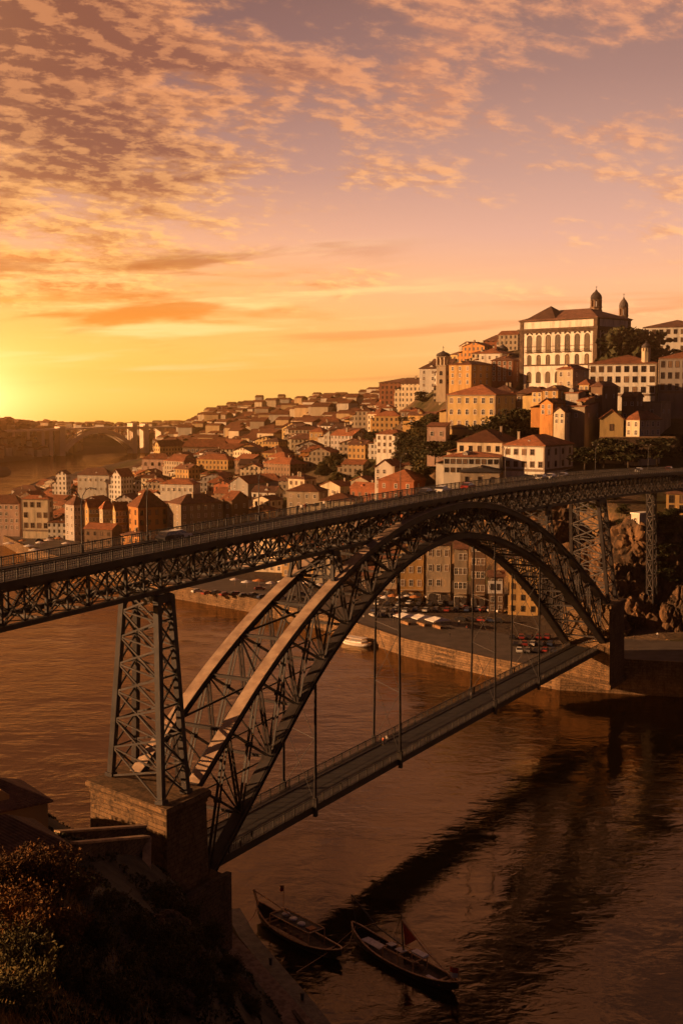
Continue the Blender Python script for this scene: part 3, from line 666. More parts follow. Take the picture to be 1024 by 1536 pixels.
def roof_mesh(wl, wr, h, kind, over=.45, cut=.0):
    """local frame: front corner at the origin, x from -wl to 0, y from 0 to wr"""
    q = MB(); x0, x1, y0, y1 = -wl - over, over, -over, wr + over; t = .22
    if kind == 'hip':
        if wl >= wr: r = (wr / 2 + over); a, b = (x0 + r, (y0 + y1) / 2), (x1 - r, (y0 + y1) / 2)
        else: r = (wl / 2 + over); a, b = ((x0 + x1) / 2, y0 + r), ((x0 + x1) / 2, y1 - r)
        vs = [(x0, y0, 0), (x1, y0, 0), (x1, y1, 0), (x0, y1, 0), (x0, y0, t), (x1, y0, t), (x1, y1, t), (x0, y1, t), (*a, h + t), (*b, h + t)]
        fs = [(0, 3, 2, 1)] + [(i, (i + 1) % 4, (i + 1) % 4 + 4, i + 4) for i in range(4)]
        fs += [(4, 5, 9, 8), (5, 6, 9), (6, 7, 8, 9), (7, 4, 8)] if wl >= wr else [(4, 5, 8), (5, 6, 9, 8), (6, 7, 9), (7, 4, 8, 9)]
        q.add(vs, fs)
    elif kind == 'gablex':      # ridge along x: gables on the right face
        ym = (y0 + y1) / 2; q.prism([(x0, y0, 0), (x0, y0, t), (x0, ym, h + t), (x0, y1, t), (x0, y1, 0), (x0, ym, h)], (x1 - x0, 0, 0))
    elif kind == 'gabley':
        xm = (x0 + x1) / 2; q.prism([(x0, y0, 0), (xm, y0, h), (x1, y0, 0), (x1, y0, t), (xm, y0, h + t), (x0, y0, t)], (0, y1 - y0, 0))
    elif kind == 'flat': q.box(x0 + .2, y0 + .2, 0, x1 - .2, y1 - .2, .5)
    elif kind == 'shed': q.prism([(x0, y0, 0), (x0, y0, t), (x0, y1, h + t), (x0, y1, h)], (x1 - x0, 0, 0))
    return q
def body_mesh(wl, wr, h, kind, rh, deep=11.0):
    q = MB(); q.box(-wl, 0, -deep, 0, wr, h)
    if kind == 'gablex': q.prism([(-wl, 0, h), (-wl, wr, h), (-wl, wr / 2, h + rh - .05)], (wl, 0, 0))
    if kind == 'gabley': q.prism([(-wl, 0, h), (0, 0, h), (-wl / 2, 0, h + rh - .05)], (0, wr, 0))
    if kind == 'shed': q.prism([(-wl, 0, h), (-wl, wr, h), (-wl, wr, h + rh - .05)], (wl, 0, 0))
    return q
FOOT = []                      # footprints: centre x, y, radius
BLD = []                       # everything built: root, attributes
def building(name, pos, yaw, wl, wr, h, wall='white', roof='terracotta', kind='hip', rh=None, wins=None, detail=True, style='white', wsize=(1.05, 1.7), label=None, cat='house', group=None, chim=0, arch=False, ground=None, floor=3.2, cols=None, trim=False):
    """wins: None -> painted window pattern in the wall material; else (columns on the left face, rows, columns on the right face)"""
    rt = empty(name, tuple(pos), -yaw, label, cat, group); rh = rh if rh is not None else min(wl, wr) * .22
    wm = wall_mat(wall, WALLC[wall], win=wins is None)
    body_mesh(wl, wr, h, kind, rh).build('walls', wm, rt)
    ro = roof_mesh(wl, wr, rh, kind).build('roof', ROOFS[roof] if kind != 'flat' else wm, rt); ro.location.z = h + .003
    rr = random.Random(hash((round(pos[0]), round(pos[1]))) & 0xffff)
    for i in range(chim):
        q = MB(); cx, cy_ = -wl * rr.uniform(.15, .85), wr * rr.uniform(.2, .8); q.box(cx - .45, cy_ - .35, -.3, cx + .45, cy_ + .35, rh + 1.1); q.box(cx - .55, cy_ - .45, rh + 1.1, cx + .55, cy_ + .45, rh + 1.3); q.build('chimney', wall_mat('stone', WALLC['stone'], False), ro)
    if kind != 'flat' and detail and rr.random() < .45 and wl > 5:
        q = MB(); x0 = -wl * rr.uniform(.3, .7); q.prism([(x0 - .9, 0, 0), (x0 + .9, 0, 0), (x0 + .9, 0, 1.3), (x0, 0, 2.0), (x0 - .9, 0, 1.3)], (0, wr * .4, 0)); dm = q.build('dormer', wm, ro); dm.location.y = wr * .1
    if detail and rr.random() < .4 and h > 4:
        q = MB(); aw = rr.uniform(2.5, 5); ah = h * rr.uniform(.45, .75); q.box(-wl - aw, wr * .1, -5, -wl - .003, wr * .8, ah); an = q.build('annex', wm, rt)
        q = MB(); q.prism([(-wl - aw - .3, wr * .05, ah), (-wl - .01, wr * .05, ah + aw * .3), (-wl - .01, wr * .05, ah + aw * .3 + .2), (-wl - aw - .3, wr * .05, ah + .2)], (0, wr * .8, 0)); q.build('annex_roof', ROOFS[roof], an)
    if wins:
        cl, rows, cr = wins; w_, h_ = wsize
        fl = h / rows
        for r_ in range(rows):
            z = fl * r_ + (fl - h_) * .45; a = arch and r_ in ((arch if isinstance(arch, (tuple, list)) else range(rows)))
            for c in range(cl):
                if rr.random() < .05 and cl > 2: continue
                link('window', win_mesh(w_, h_, style, bool(a), rr.random() < .22), rt, (-wl + wl * (c + .5) / cl, 0, z))
            for c in range(cr): link('window', win_mesh(w_, h_, style, bool(a), rr.random() < .22), rt, (0, wr * (c + .5) / cr, z), math.pi / 2)
    if trim:
        q = MB(); q.box(-wl - .25, -.25, h - .5, .25, wr + .25, h - .02); q.box(-wl - .12, -.12, -.5, .12, wr + .12, .4)
        for (x, y) in ((0, 0), (-wl, 0), (0, wr)): q.box(x - .5, y - .06 if y == 0 else y - .5, .4, x + .06, y + .5 if y == 0 else y + .06, h - .5)
        q.build('stone_trim_edging', FRAME_S, rt)
    ca, sa = math.cos(-yaw), math.sin(-yaw); cx, cy_ = -wl / 2, wr / 2
    c = (pos[0] + cx * ca - cy_ * sa, pos[1] + cx * sa + cy_ * ca); FOOT.append((c[0], c[1], .5 * math.hypot(wl, wr) * .82)); BLD.append((rt, wall, roof, kind, h))
    return rt
def bld(pl, pc, pr, base, top, Y, yaw=30, **kw):
    """photo columns of the left end, the front corner and the right end; rows of the corner's foot and eaves; distance"""
    if pc > 640 and 372 < Y <= 505 and not kw.pop('stay', False): Y *= BACK
    kw.pop('stay', None); yaw = R(yaw); p = at(pc, base, Y); t = at(pc, top, Y); h = t.z - p.z
    rl, rr = (pl - 512) / FPX, (pr - 512) / FPX
    wl = max(3., (p.x - rl * p.y) / (math.cos(yaw) + rl * math.sin(yaw))); wr = min(60, max(3., (rr * p.y - p.x) / max(.05, math.sin(yaw) - rr * math.cos(yaw))))
    rp = kw.pop('ridge', None)
    if rp is not None: kw['rh'] = (top - rp) * Y / FPX * 1.0
    return building(kw.pop('name', 'house'), p, yaw, wl, wr, h, **kw)
# ------------------------------------------------------------------ landmarks on the rock
def palace():
    YP = 500 * BACK; yaw = R(46); p = at(893, 583, YP); h = at(893, 476, YP).z - p.z; rl = (778 - 512) / FPX
    wl = (p.x - rl * p.y) / (math.cos(yaw) + rl * math.sin(yaw)); wr = 27.0
    rt = empty('palace', tuple(p), -yaw, 'huge white palace with tall arched windows on top of the hill', 'palace')
    wm = wall_mat('palace_plaster', (.70, .60, .51), False, dirt=.45)
    body_mesh(wl, wr, h, 'hip', 4).build('walls', wm, rt)
    q = roof_mesh(wl, wr, 5.2, 'hip', 1.0); ro = q.build('roof', ROOFS['dark'], rt); ro.location.z = h + .01
    q = MB(); xm = -wl + 11; q.add([(xm - 9, -.6, .1), (xm + 10, -.6, .1), (xm + 10, 18, .1), (xm - 9, 18, .1), (xm, 9, 7.2)], [(0, 1, 4), (1, 2, 4), (2, 3, 4), (3, 0, 4)]); q.build('roof_pavilion', ROOFS['dark'], ro)
    q = MB()                                           # granite order: pilasters, cornice, string courses
    q.box(-wl - 1.2, -1.2, h - 5.0, 1.2, wr + 1.2, h - 3.9); q.box(-wl - .7, -.7, h - 5.8, .7, wr + .7, h - 5.0); q.box(-wl - .6, -.6, h - .5, .6, wr + .6, h + .3)
    for x0, y0, x1, y1 in ((-1.9, -.35, .35, 1.9), (-wl - .35, -.35, -wl + 1.9, 1.9), (-1.9, wr - 1.9, .35, wr + .35)): q.box(x0, y0, -4, x1, y1, h - 5.8); q.box(x0 + .1, y0 + .1, h - 3.9, x1 - .1, y1 - .1, h - .5)
    q.box(-wl + 1.9, -.25, h * .335, -1.9, 0.1, h * .335 + .7); q.box(-.1, 1.9, h * .335, .25, wr - 1.9, h * .335 + .7)
    q.box(-wl + 1.9, -.18, h * .615, -1.9, 0.1, h * .615 + .25)
    q.build('granite_trim_edging', mat('brown_granite', (.075, .042, .024), .9, .4, .6), rt)
    for face, L_, n in (('l', wl, 7), ('r', wr, 5)):
        for c in range(n):
            f_ = 2.6 + (L_ - 5.2) * (c + .5) / n
            for z, w_, hh, ar in ((h * .46, 2.2, 6.9, True), (h * .345, 1.7, 2.6, True) , (h * .10, 1.9, 4.6, True)):
                if z < h * .2 and c > 3 and face == 'l': continue
                zz = {h * .46: h * .545, h * .345: h * .365}.get(z, z)
                if z == h * .345: hh = 4.3; zz = h * .355
                if z == h * .46: hh = 7.6; zz = h * .54
                loc = (-L_ + f_, -.0, zz) if face == 'l' else (0, f_, zz); o = link('window', win_mesh(w_, hh, 'granite', ar), rt, loc, 0 if face == 'l' else math.pi / 2)
                if zz == h * .54:
                    k = ('balcony',)
                    if k not in WIN:
                        b_ = MB(); b_.box(-1.9, -1.1, -.35, 1.9, 0, 0); b_.box(-1.9, -1.1, .95, 1.9, -1.0, 1.05)
                        for i in range(13): b_.box(-1.88 + .31 * i, -1.08, 0, -1.83 + .31 * i, -1.03, .95)
                        WIN[k] = b_.mesh('balcony_rail', FRAME_P); b_ = MB(); b_.prism([(-1.6, -.12, 8.1), (0, -.12, 9.4), (1.6, -.12, 8.1), (1.6, -.12, 8.7), (0, -.12, 10.0), (-1.6, -.12, 8.7)], (0, -.35, 0)); WIN['pediment'] = b_.mesh('pediment', FRAME_P)
                    link('balcony_rail', WIN[k], o); link('pediment', WIN['pediment'], o)
    FOOT.append((p.x - 5, p.y + 30, 26)); return rt
palace()
def turret(name, px, base, top, Y, r, label, cat, square=False, st='stone', dome='slate_roof', cap_only=False):
    """bell tower: shaft, open lantern, onion cap and cross"""
    b = at(px, base, Y); t = at(px, top, Y); H_ = t.z - b.z; rt = empty(name, tuple(b), R(-30), label, cat); wm = wall_mat(st, WALLC[st], False)
    hs = H_ * (.28 if cap_only else (.55 if square else .34))
    q = MB(); n = 4 if square else 8; rr = r * (1.35 if square else 1.0)
    def ring(prof, q, n=n): q.lathe(prof, n=n)
    off = R(45) if square else 0
    ring([(rr, -6), (rr, hs * .96), (rr * 1.12, hs), (rr * 1.12, hs + H_ * .015), (rr * .95, hs + H_ * .02)], q); sh = q.build('shaft', wm, rt); sh.rotation_euler.z = off
    q = MB(); hl = H_ * (.17 if square else .19); z0 = hs + H_ * .02
    for i in range(n):
        a = 2 * math.pi * (i) / n; x, y = rr * .8 * math.cos(a), rr * .8 * math.sin(a); q.bar((x, y, z0), (x, y, z0 + hl), rr * .34, rr * .34, (math.cos(a), math.sin(a), 0))
    ring([(rr * .95, z0 + hl), (rr * 1.08, z0 + hl + H_ * .012), (rr * .9, z0 + hl + H_ * .03)], q); l_ = q.build('lantern', wm, rt); l_.rotation_euler.z = off
    if not cap_only:
        for z in (.28, .62):
            for k in range(4):
                w = link('window', win_mesh(rr * .36, hs * .16, 'dark', True), rt, (0, 0, hs * z)); a = R(-90) + k * math.pi / 2; dd = rr * (.71 if square else .99); w.location = (dd * math.cos(a), dd * math.sin(a), hs * z); w.rotation_euler.z = a + math.pi / 2
    q = MB(); z1 = z0 + hl + H_ * .03; hd = H_ - z1 - H_ * .11
    q.lathe([(rr * .95, z1), (rr * 1.0, z1 + hd * .2), (rr * .88, z1 + hd * .45), (rr * .55, z1 + hd * .68), (rr * .25, z1 + hd * .82), (rr * .2, z1 + hd * .9), (rr * .1, z1 + hd)], n=12); d_ = q.build('dome', MATS[dome], rt, True)
    q = MB(); q.bar((0, 0, z1 + hd * .97), (0, 0, H_), .16, .16); q.bar((-.5, 0, H_ - H_ * .035), (.5, 0, H_ - H_ * .035), .14, .14); q.build('cross', FRAME_D, d_)
    if square:
        for k in range(4):
            a = k * math.pi / 2; q = MB(); q.lathe([(rr * .16, z0), (rr * .2, z0 + hl * .6), (rr * .05, z0 + hl * 1.1)], (rr * .72 * math.cos(a + R(45)) , rr * .72 * math.sin(a + R(45)), 0), 6); q.build('pinnacle', wm, rt)
    return rt
turret('bell_turret', 893, 478, 429, 625, 2.9, 'larger dark domed bell turret rising behind the palace roof', 'bell tower', st='brown')
turret('bell_turret', 934, 492, 440, 640, 2.4, 'smaller dark domed bell turret beside the big dark tree', 'bell tower', st='brown')
turret('church_tower', 664, 585, 519, 640, 2.7, 'square stone church tower with small onion dome on the skyline', 'church tower', True)
turret('roof_dome', 726, 540, 515, 690, 4.2, 'wide dark dome on the skyline right of the church tower', 'dome', st='cream', cap_only=True)
turret('roof_dome', 753, 542, 513, 690, 3.2, 'narrower dark dome on the skyline close to the palace', 'dome', st='cream', cap_only=True)
turret('roof_lantern', 968, 533, 511, 527, 1.85, 'small domed lantern on the long white building below the dark tree', 'lantern', st='cream', cap_only=True)
B_ = bld
B_(880, 983, 1010, 592, 545, 455, 22, name='hillside_mansion', wall='white', ridge=531, wins=(8, 3, 2), wsize=(1.7, 2.3), style='dark', label='long white three-storey mansion below the dark tree, right of the palace', cat='mansion', trim=True)
B_(985, 1052, 1075, 588, 537, 448, 22, name='tiled_townhouse', wall='tiled', roof='terracotta', ridge=527, wins=(6, 3, 1), wsize=(1.3, 2.4), style='dark', label='grey tiled townhouse with balconies at the right edge of the hilltop', cat='house', trim=True)
B_(960, 1060, 1090, 540, 490, 660, 18, name='hilltop_block', wall='white', roof='dark', ridge=477, wins=(9, 4, 1), wsize=(1.6, 2.2), style='dark', label='pale block rising behind the dark tree at the top right', cat='building')
B_(670, 742, 772, 643, 592, 455, 30, name='yellow_mansion', wall='yellow', roof='terracotta', ridge=577, wins=(6, 3, 3), wsize=(1.3, 2.2), style='white', label='big sunlit yellow mansion with three rows of windows above the trees', cat='mansion', trim=True, arch=(0, 1))
B_(773, 812, 822, 622, 590, 475, 15, name='house', wall='brown', roof='dark', ridge=580, wins=(5, 2, 1), label='dark brown house tucked between the yellow mansion and the lit cottages', chim=1)
B_(628, 655, 662, 592, 553, 690, 24, name='townhouse', wall='white', roof='dark', ridge=545, wins=(2, 4, 1), label='tall white townhouse left of the church tower', chim=1)
B_(568, 629, 640, 600, 574, 770, 14, name='barracks', wall='brick', roof='dark', ridge=567, wins=None, label='broad windowless brown brick block on the skyline', cat='building')
B_(672, 706, 742, 578, 547, 600, 40, wall='ochre', ridge=541, wins=(3, 3, 4), label='ochre house with a wide front below the two skyline domes', chim=1)
B_(735, 768, 780, 572, 541, 610, 20, name='townhouse', wall='brick', roof='dark', ridge=533, wins=(4, 4, 1), label='tall red townhouse against the left end of the palace', chim=1)
B_(706, 736, 748, 556, 530, 660, 22, wall='cream', ridge=524, wins=None, label='cream house carrying the wide dome on the skyline')
B_(736, 762, 775, 552, 531, 650, 20, wall='ochre', roof='dark', ridge=526, wins=None, label='low ochre house under the narrower skyline dome')
B_(833, 858, 880, 582, 554, 440, 38, wall='cream', ridge=547, wins=(2, 2, 2), label='cream cube of a house standing right below the palace windows')
for i, a in enumerate(((812, 836, 858, 602, 586, 428, 'ochre', 'hip', 'sunlit ochre cottage directly below the cream cube house'), (846, 866, 886, 612, 590, 424, 'grey', 'shed', 'grey shed-roofed cottage in the middle of the stacked cottages'),
        (866, 882, 896, 597, 577, 430, 'yellow', 'hip', 'bright yellow gable wall under the left end of the long white mansion'), (884, 902, 924, 606, 580, 425, 'brown', 'hip', 'brown hipped house below the long white mansion'),
        (808, 828, 846, 622, 606, 418, 'orange', 'gabley', 'glowing orange cottage at the left of the stacked cottages'), (850, 876, 900, 634, 610, 416, 'stone', 'shed', 'big bare stone wall house above the gabled barn'),
        (829, 846, 862, 636, 619, 415, 'cream', 'gabley', 'small cream gabled cottage under the orange cottage'), (866, 876, 890, 619, 602, 419, 'yellow', 'shed', 'narrow yellow lit cottage above the bare stone wall'),
        (930, 952, 962, 632, 596, 432, 'brown', 'gablex', 'unlit brown gabled house right of the stacked cottages'), (962, 990, 1004, 628, 604, 436, 'stone', 'flat', 'unlit stone ruin at the right of the brown gabled house'),
        (796, 812, 824, 604, 588, 440, 'yellow', 'hip', 'narrow yellow cottage left of the ochre cottage'))):
    B_(*a[:6], 34, wall=a[6], kind=a[7], wins=(2, 2, 2) if i % 2 == 0 else (1, 1, 2), wsize=(.9, 1.3), label=a[8], roof='terracotta' if i % 3 else 'dark', chim=i % 2, rh=2.0)
B_(898, 934, 940, 652, 629, 412, 12, name='barn', wall='yellow', kind='gabley', ridge=615, wins=(1, 1, 0), wsize=(1.2, 2.2), style='dark', label='yellow gabled barn with one dark window on the terrace', cat='barn')
B_(936, 958, 989, 655, 630, 408, 50, wall='cream', ridge=617, wins=(2, 2, 4), wsize=(1.1, 1.7), label='cream cottage with red hipped roof right of the gabled barn')
B_(685, 752, 778, 700, 664, 408, 22, name='terrace_house', wall='cream', ridge=646, wins=(5, 2, 2), wsize=(1.2, 1.9), style='dark', label='cream house with red hipped roof behind the glazed veranda', chim=1)
B_(755, 816, 859, 706, 669, 393, 33, name='corner_house', wall='white', ridge=654, wins=(5, 2, 4), wsize=(1.3, 1.8), style='stone', label='white two-storey corner house with dark red hipped roof beside the bridge end', cat='house', chim=1, trim=True)
B_(665, 748, 758, 712, 686, 396, 14, name='veranda_house', wall='white', kind='hip', ridge=680, wins=(9, 2, 1), wsize=(1.3, 1.5), style='dark', label='low white house with a long glazed veranda above the deck', cat='house')
B_(690, 748, 760, 730, 709, 384, 10, name='kiosk', wall='stone', kind='hip', roof='slate', ridge=703, wins=(3, 1, 0), wsize=(.9, 2.), style='dark', label='squat stone gatehouse right behind the deck railing', cat='gatehouse')
# ------------------------------------------------------------------ hand placed houses of the lower town
for a in (
    (567, 620, 648, 752, 722, 520, 28, dict(wall='red', kind='hip', ridge=707, wins=(3, 2, 2), label='plain red-walled house with one low dormer rising just behind the deck', chim=1)),
    (562, 590, 606, 735, 702, 545, 24, dict(wall='white', kind='gabley', ridge=690, wins=(3, 3, 1), label='tall streaky white house behind the plain red-walled house', chim=1)),
    (600, 650, 668, 712, 698, 560, 14, dict(wall='stone', kind='hip', ridge=690, wins=None, label='low stone house with wide roof in front of the bushes')),
    (430, 478, 492, 764, 738, 590, 20, dict(wall='stone', kind='hip', ridge=728, wins=(4, 2, 1), label='low stone house with orange hipped roof above the deck near mid-photo')),
    (478, 530, 545, 772, 752, 560, 16, dict(wall='cream', kind='hip', ridge=742, wins=(3, 1, 1), label='long cream shed with bright orange roof half hidden by the deck')),
    (513, 550, 566, 671, 648, 760, 18, dict(wall='yellow', kind='hip', ridge=641, wins=(6, 2, 2), label='long sunlit yellow house in the middle of the hillside', wsize=(1.2, 1.7))),
    (464, 484, 496, 668, 648, 775, 30, dict(wall='ochre', kind='hip', ridge=641, wins=(3, 2, 1), label='ochre house directly left of the long yellow house')),
    (485, 505, 514, 668, 652, 770, 20, dict(wall='white', kind='gabley', ridge=644, wins=(3, 2, 1), label='small white house wedged beside the long yellow house')),
    (565, 588, 594, 636, 612, 720, 16, dict(wall='white', kind='hip', ridge=606, wins=(4, 2, 1), label='white two-storey house with a row of dark windows on the upper hillside', style='dark')),
    (600, 630, 642, 648, 617, 660, 22, dict(wall='brown', kind='hip', ridge=612, wins=(4, 3, 2), label='brown three-storey house with pale window surrounds on the upper hillside')),
    (533, 556, 566, 640, 617, 745, 24, dict(wall='stone', kind='hip', ridge=611, wins=None, label='plain stone house left of the white two-storey one')),
    (640, 668, 674, 660, 640, 520, 14, dict(wall='pink', kind='shed', ridge=635, wins=(2, 1, 1), label='small pink house at the left foot of the yellow mansion')),
    (274, 342, 346, 702, 671, 880, 10, dict(name='factory', wall='brown', kind='hip', roof='terracotta', ridge=659, wins=(11, 3, 0), label='very long brown factory with rows of pale windows', cat='factory', style='white', wsize=(1.6, 2.0))),
    (343, 365, 372, 700, 669, 870, 14, dict(name='house', wall='white', kind='flat', wins=(4, 3, 1), label='white cube block joined to the right end of the long factory')),
    (366, 392, 415, 708, 684, 820, 40, dict(wall='orange', kind='hip', ridge=677, wins=(4, 2, 3), label='glowing orange house right of the white cube block')),
    (392, 420, 432, 712, 697, 800, 26, dict(wall='yellow', kind='hip', ridge=690, wins=(4, 1, 2), label='low yellow house in front of the glowing orange one')),
    (213, 255, 262, 716, 689, 900, 12, dict(wall='pink', kind='hip', ridge=681, wins=(4, 2, 1), label='pale pink house with arched windows left of the long factory', arch=(1,), wsize=(1.6, 2.3), style='dark')),
    (231, 240, 276, 690, 670, 960, 50, dict(wall='yellow', kind='gabley', ridge=661, wins=None, label='tall yellow gable end beside the left end of the factory')),
    (116, 164, 172, 740, 713, 800, 12, dict(wall='white', kind='hip', roof='dark', ridge=703, wins=(6, 2, 1), label='broad white house with dark roof by the river bend')),
    (84, 100, 106, 736, 712, 790, 16, dict(wall='white', kind='gabley', roof='dark', ridge=706, wins=None, label='narrow blank white house left of the broad white one')),
    (166, 182, 200, 742, 716, 780, 30, dict(wall='white', kind='gabley', ridge=704, wins=None, label='white curved gable right of the broad white house')),
    (32, 74, 78, 796, 749, 640, 10, dict(name='townhouse', wall='cream', kind='hip', ridge=744, wins=(4, 3, 1), wsize=(1.7, 2.4), style='stone', label='cream townhouse with big square windows facing the market square', trim=True)),
    (-20, 30, 38, 796, 756, 650, 12, dict(name='townhouse', wall='pink', kind='hip', ridge=744, wins=(6, 4, 1), label='narrow-windowed pink townhouse at the left edge of the photo')),
    (96, 112, 130, 806, 758, 630, 48, dict(name='townhouse', wall='tiled', kind='hip', ridge=745, wins=(2, 4, 4), label='grey tiled townhouse at the left end of the riverside row', roof='dark')),
    (126, 134, 152, 808, 762, 618, 60, dict(name='townhouse', wall='ochre', kind='gabley', ridge=750, wins=(1, 4, 4), label='ochre townhouse second in the riverside row')),
    (148, 155, 172, 808, 764, 610, 60, dict(name='townhouse', wall='cream', kind='hip', ridge=752, wins=(1, 4, 4), label='cream balconied townhouse third in the riverside row')),
    (168, 174, 192, 806, 766, 604, 60, dict(name='townhouse', wall='yellow', kind='gabley', ridge=754, wins=(1, 4, 4), label='yellow townhouse next to the bright orange corner house')),
    (190, 208, 251, 806, 762, 595, 58, dict(name='townhouse', wall='orange', kind='hip', ridge=738, wins=(2, 3, 4), label='bright orange corner house at the right end of the riverside row', chim=1, style='dark', roof='terracotta', wsize=(1.2, 2.2))),
    (250, 272, 334, 804, 757, 590, 55, dict(name='townhouse', wall='stone', kind='hip', ridge=744, wins=(2, 4, 6), label='square stone townhouse with dark hipped roof above the deck', chim=2, roof='dark')),
    (334, 348, 372, 782, 752, 600, 40, dict(wall='brown', kind='gablex', ridge=738, wins=(1, 2, 2), label='brown house with a broad terracotta gable right of the stone townhouse')),
    (345, 372, 404, 745, 726, 650, 36, dict(wall='grey', kind='gabley', ridge=715, wins=(2, 2, 2), label='grey gable-ended house behind the broad terracotta gable')),
    (372, 420, 428, 742, 722, 660, 16, dict(wall='tiled', kind='hip', ridge=712, wins=(5, 1, 1), label='wide grey house with low tiled roof left of the orange-roofed stone one')),
    (300, 338, 346, 728, 712, 740, 14, dict(wall='cream', kind='hip', ridge=706, wins=(4, 1, 1), label='low cream house below the long factory')),
    (240, 290, 300, 742, 727, 700, 16, dict(wall='white', kind='hip', ridge=720, wins=(6, 1, 1), label='long low white house behind the bright orange corner house')),
):
    random.seed(hash(a[0] * 7 + a[1])); B_(*a[:7], **a[7])
# waterfront row seen under the arch: tall arcaded houses on the quay
ROWQ = [(543, 562, 'brown', 6.2, 864), (562, 598, 'stone', 0, 838), (598, 640, 'ochre', 0, 824), (640, 682, 'stone', 0, 818), (682, 708, 'stone', 0, 824), (708, 736, 'brown', 0, 812)]
TXTQ = ['low brown arcade house at the left of the waterfront row under the arch', 'bare stone arcade house second in the waterfront row under the arch', 'ochre arcade house in the middle of the row behind the market canopies', 'bare stone arcade house with bright windows in the row under the arch', 'stone arcade house near the right hangers under the arch', 'brown unlit house in the shade beside the white signboard']
for (a, b, wl_, _, topy), lab in zip(ROWQ, TXTQ):
    Y = 445 - (a - 543) * .10; p = at(b, 0, Y); p.z = 4.9; topz = at(b, topy, Y).z; yaw = R(8); rl = (a - 512) / FPX
    w = (p.x - rl * p.y) / (math.cos(yaw) + rl * math.sin(yaw)) - .05; h = topz - p.z; rows = max(2, int(h / 4.3))
    rt = building('arcade_house', p, yaw, w, 11, h, wall=wl_, roof='dark', kind='gablex', rh=2.6, wins=(3, rows, 0), wsize=(1.15, 2.1), style='white', label=lab, cat='arcade house', group='arcaded houses along the quay')
    q = MB(); q.cur = 0
    for c in range(2):
        x = -w + w * (c + .5) / 2; pts = [(x - w * .17, -.05, 0), (x - w * .17, -.05, 2.6)] + [(x - w * .17 * math.cos(math.pi * i / 8), -.05, 2.6 + w * .17 * math.sin(math.pi * i / 8)) for i in range(1, 8)] + [(x + w * .17, -.05, 2.6), (x + w * .17, -.05, 0)]
        q.prism(pts, (0, -.12, 0))
        o = q.build('arch_door', FRAME_D, rt); q = MB()
    q = MB(); q.box(-w + .2, -1.3, 4.6, -.2, -.12, 4.72); q.build('awning', mat('faded_awning', (.42, .30, .20), .9, .2), rt)
p = at(772, 920, 420); p.z = 4.9
B_(764, 806, 830, 922, 838, 413, 16, stay=True, name='townhouse', wall='ochre', kind='hip', roof='dark', rh=2.5, wins=(3, 5, 1), style='dark', label='tall ochre townhouse framed by the right haunch of the arch')
B_(735, 755, 757, 918, 866, 418, 6, stay=True, name='townhouse', wall='brown', kind='gablex', roof='dark', rh=2., wins=(2, 4, 0), label='narrow brown townhouse behind the white signboard')
B_(1000, 1045, 1060, 786, 742, 392, 20, stay=True, name='terrace_house', wall='ochre', kind='hip', roof='dark', rh=3., wins=(3, 3, 1), style='dark', wsize=(1.3, 2.2), label='yellowish house below the deck at the right edge of the photo')
B_(948, 958, 978, 790, 772, 380, 50, stay=True, name='shed', wall='white', kind='flat', wins=(1, 1, 0), label='small white shed with flat roof on the rock ledge under the deck', cat='shed')
for a, b, wl_, lab in ((340, 378, 'pink', 'pink house glimpsed under the deck left of the arch'), (380, 420, 'cream', 'cream house glimpsed through the arch lattice beside the pink one'), (422, 468, 'ochre', 'ochre house glimpsed through the arch lattice at the middle'), (470, 512, 'stone', 'stone house glimpsed through the arch lattice near its crown end')):
    Y = 530 - (a - 340) * .35; p = at(b, 0, Y); p.z = 4.9; yaw = R(20); rl = (a - 512) / FPX; w = (p.x - rl * p.y) / (math.cos(yaw) + rl * math.sin(yaw))
    building('townhouse', p, yaw, w, 10, 14, wall=wl_, kind='gablex', rh=2.6, wins=(4, 4, 1), label=lab)
# ------------------------------------------------------------------ the rest of the hillside town
rng = random.Random(11)
LANDM = [('the long factory', 308, 685), ('the orange corner house', 220, 780), ('the long yellow house', 532, 660), ('the red-walled house', 600, 735), ('the yellow mansion', 718, 620), ('the church tower', 664, 550),
         ('the brown skyline block', 598, 585), ('the broad riverside house', 140, 725), ('the cream townhouse', 55, 770), ('the glowing orange house', 388, 695), ('the stone townhouse', 292, 775),
         ('the two skyline domes', 740, 525), ('the white cube block', 355, 685), ('the pale pink house', 235, 702), ('the stacked cottages', 850, 610), ('the far concrete bridge', 150, 660)]
def words_for(px, py):
    n, lx, ly = min(LANDM, key=lambda t: math.hypot(px - t[1], (py - t[2]) * 1.6)); dx, dy = px - lx, py - ly
    hx = '' if abs(dx) < 14 else ('left of' if dx < 0 else 'right of'); vy = '' if abs(dy) < 8 else ('above' if dy < 0 else 'below')
    if hx and vy: return n, vy + ' and ' + hx
    return n, (hx or vy or 'close behind')
def deck_y(px): return float(np.interp(px, (0, 125, 256, 400, 525, 650, 768, 893, 1024), (842, 818, 795, 772, 750, 736, 720, 705, 694)))
GREEN = [(632, 690, 40, 46), (560, 720, 26, 14), (735, 640, 60, 22), (500, 715, 28, 26), (560, 660, 14, 22), (820, 650, 90, 20), (940, 680, 120, 26), (690, 700, 24, 40)]
PEND = []
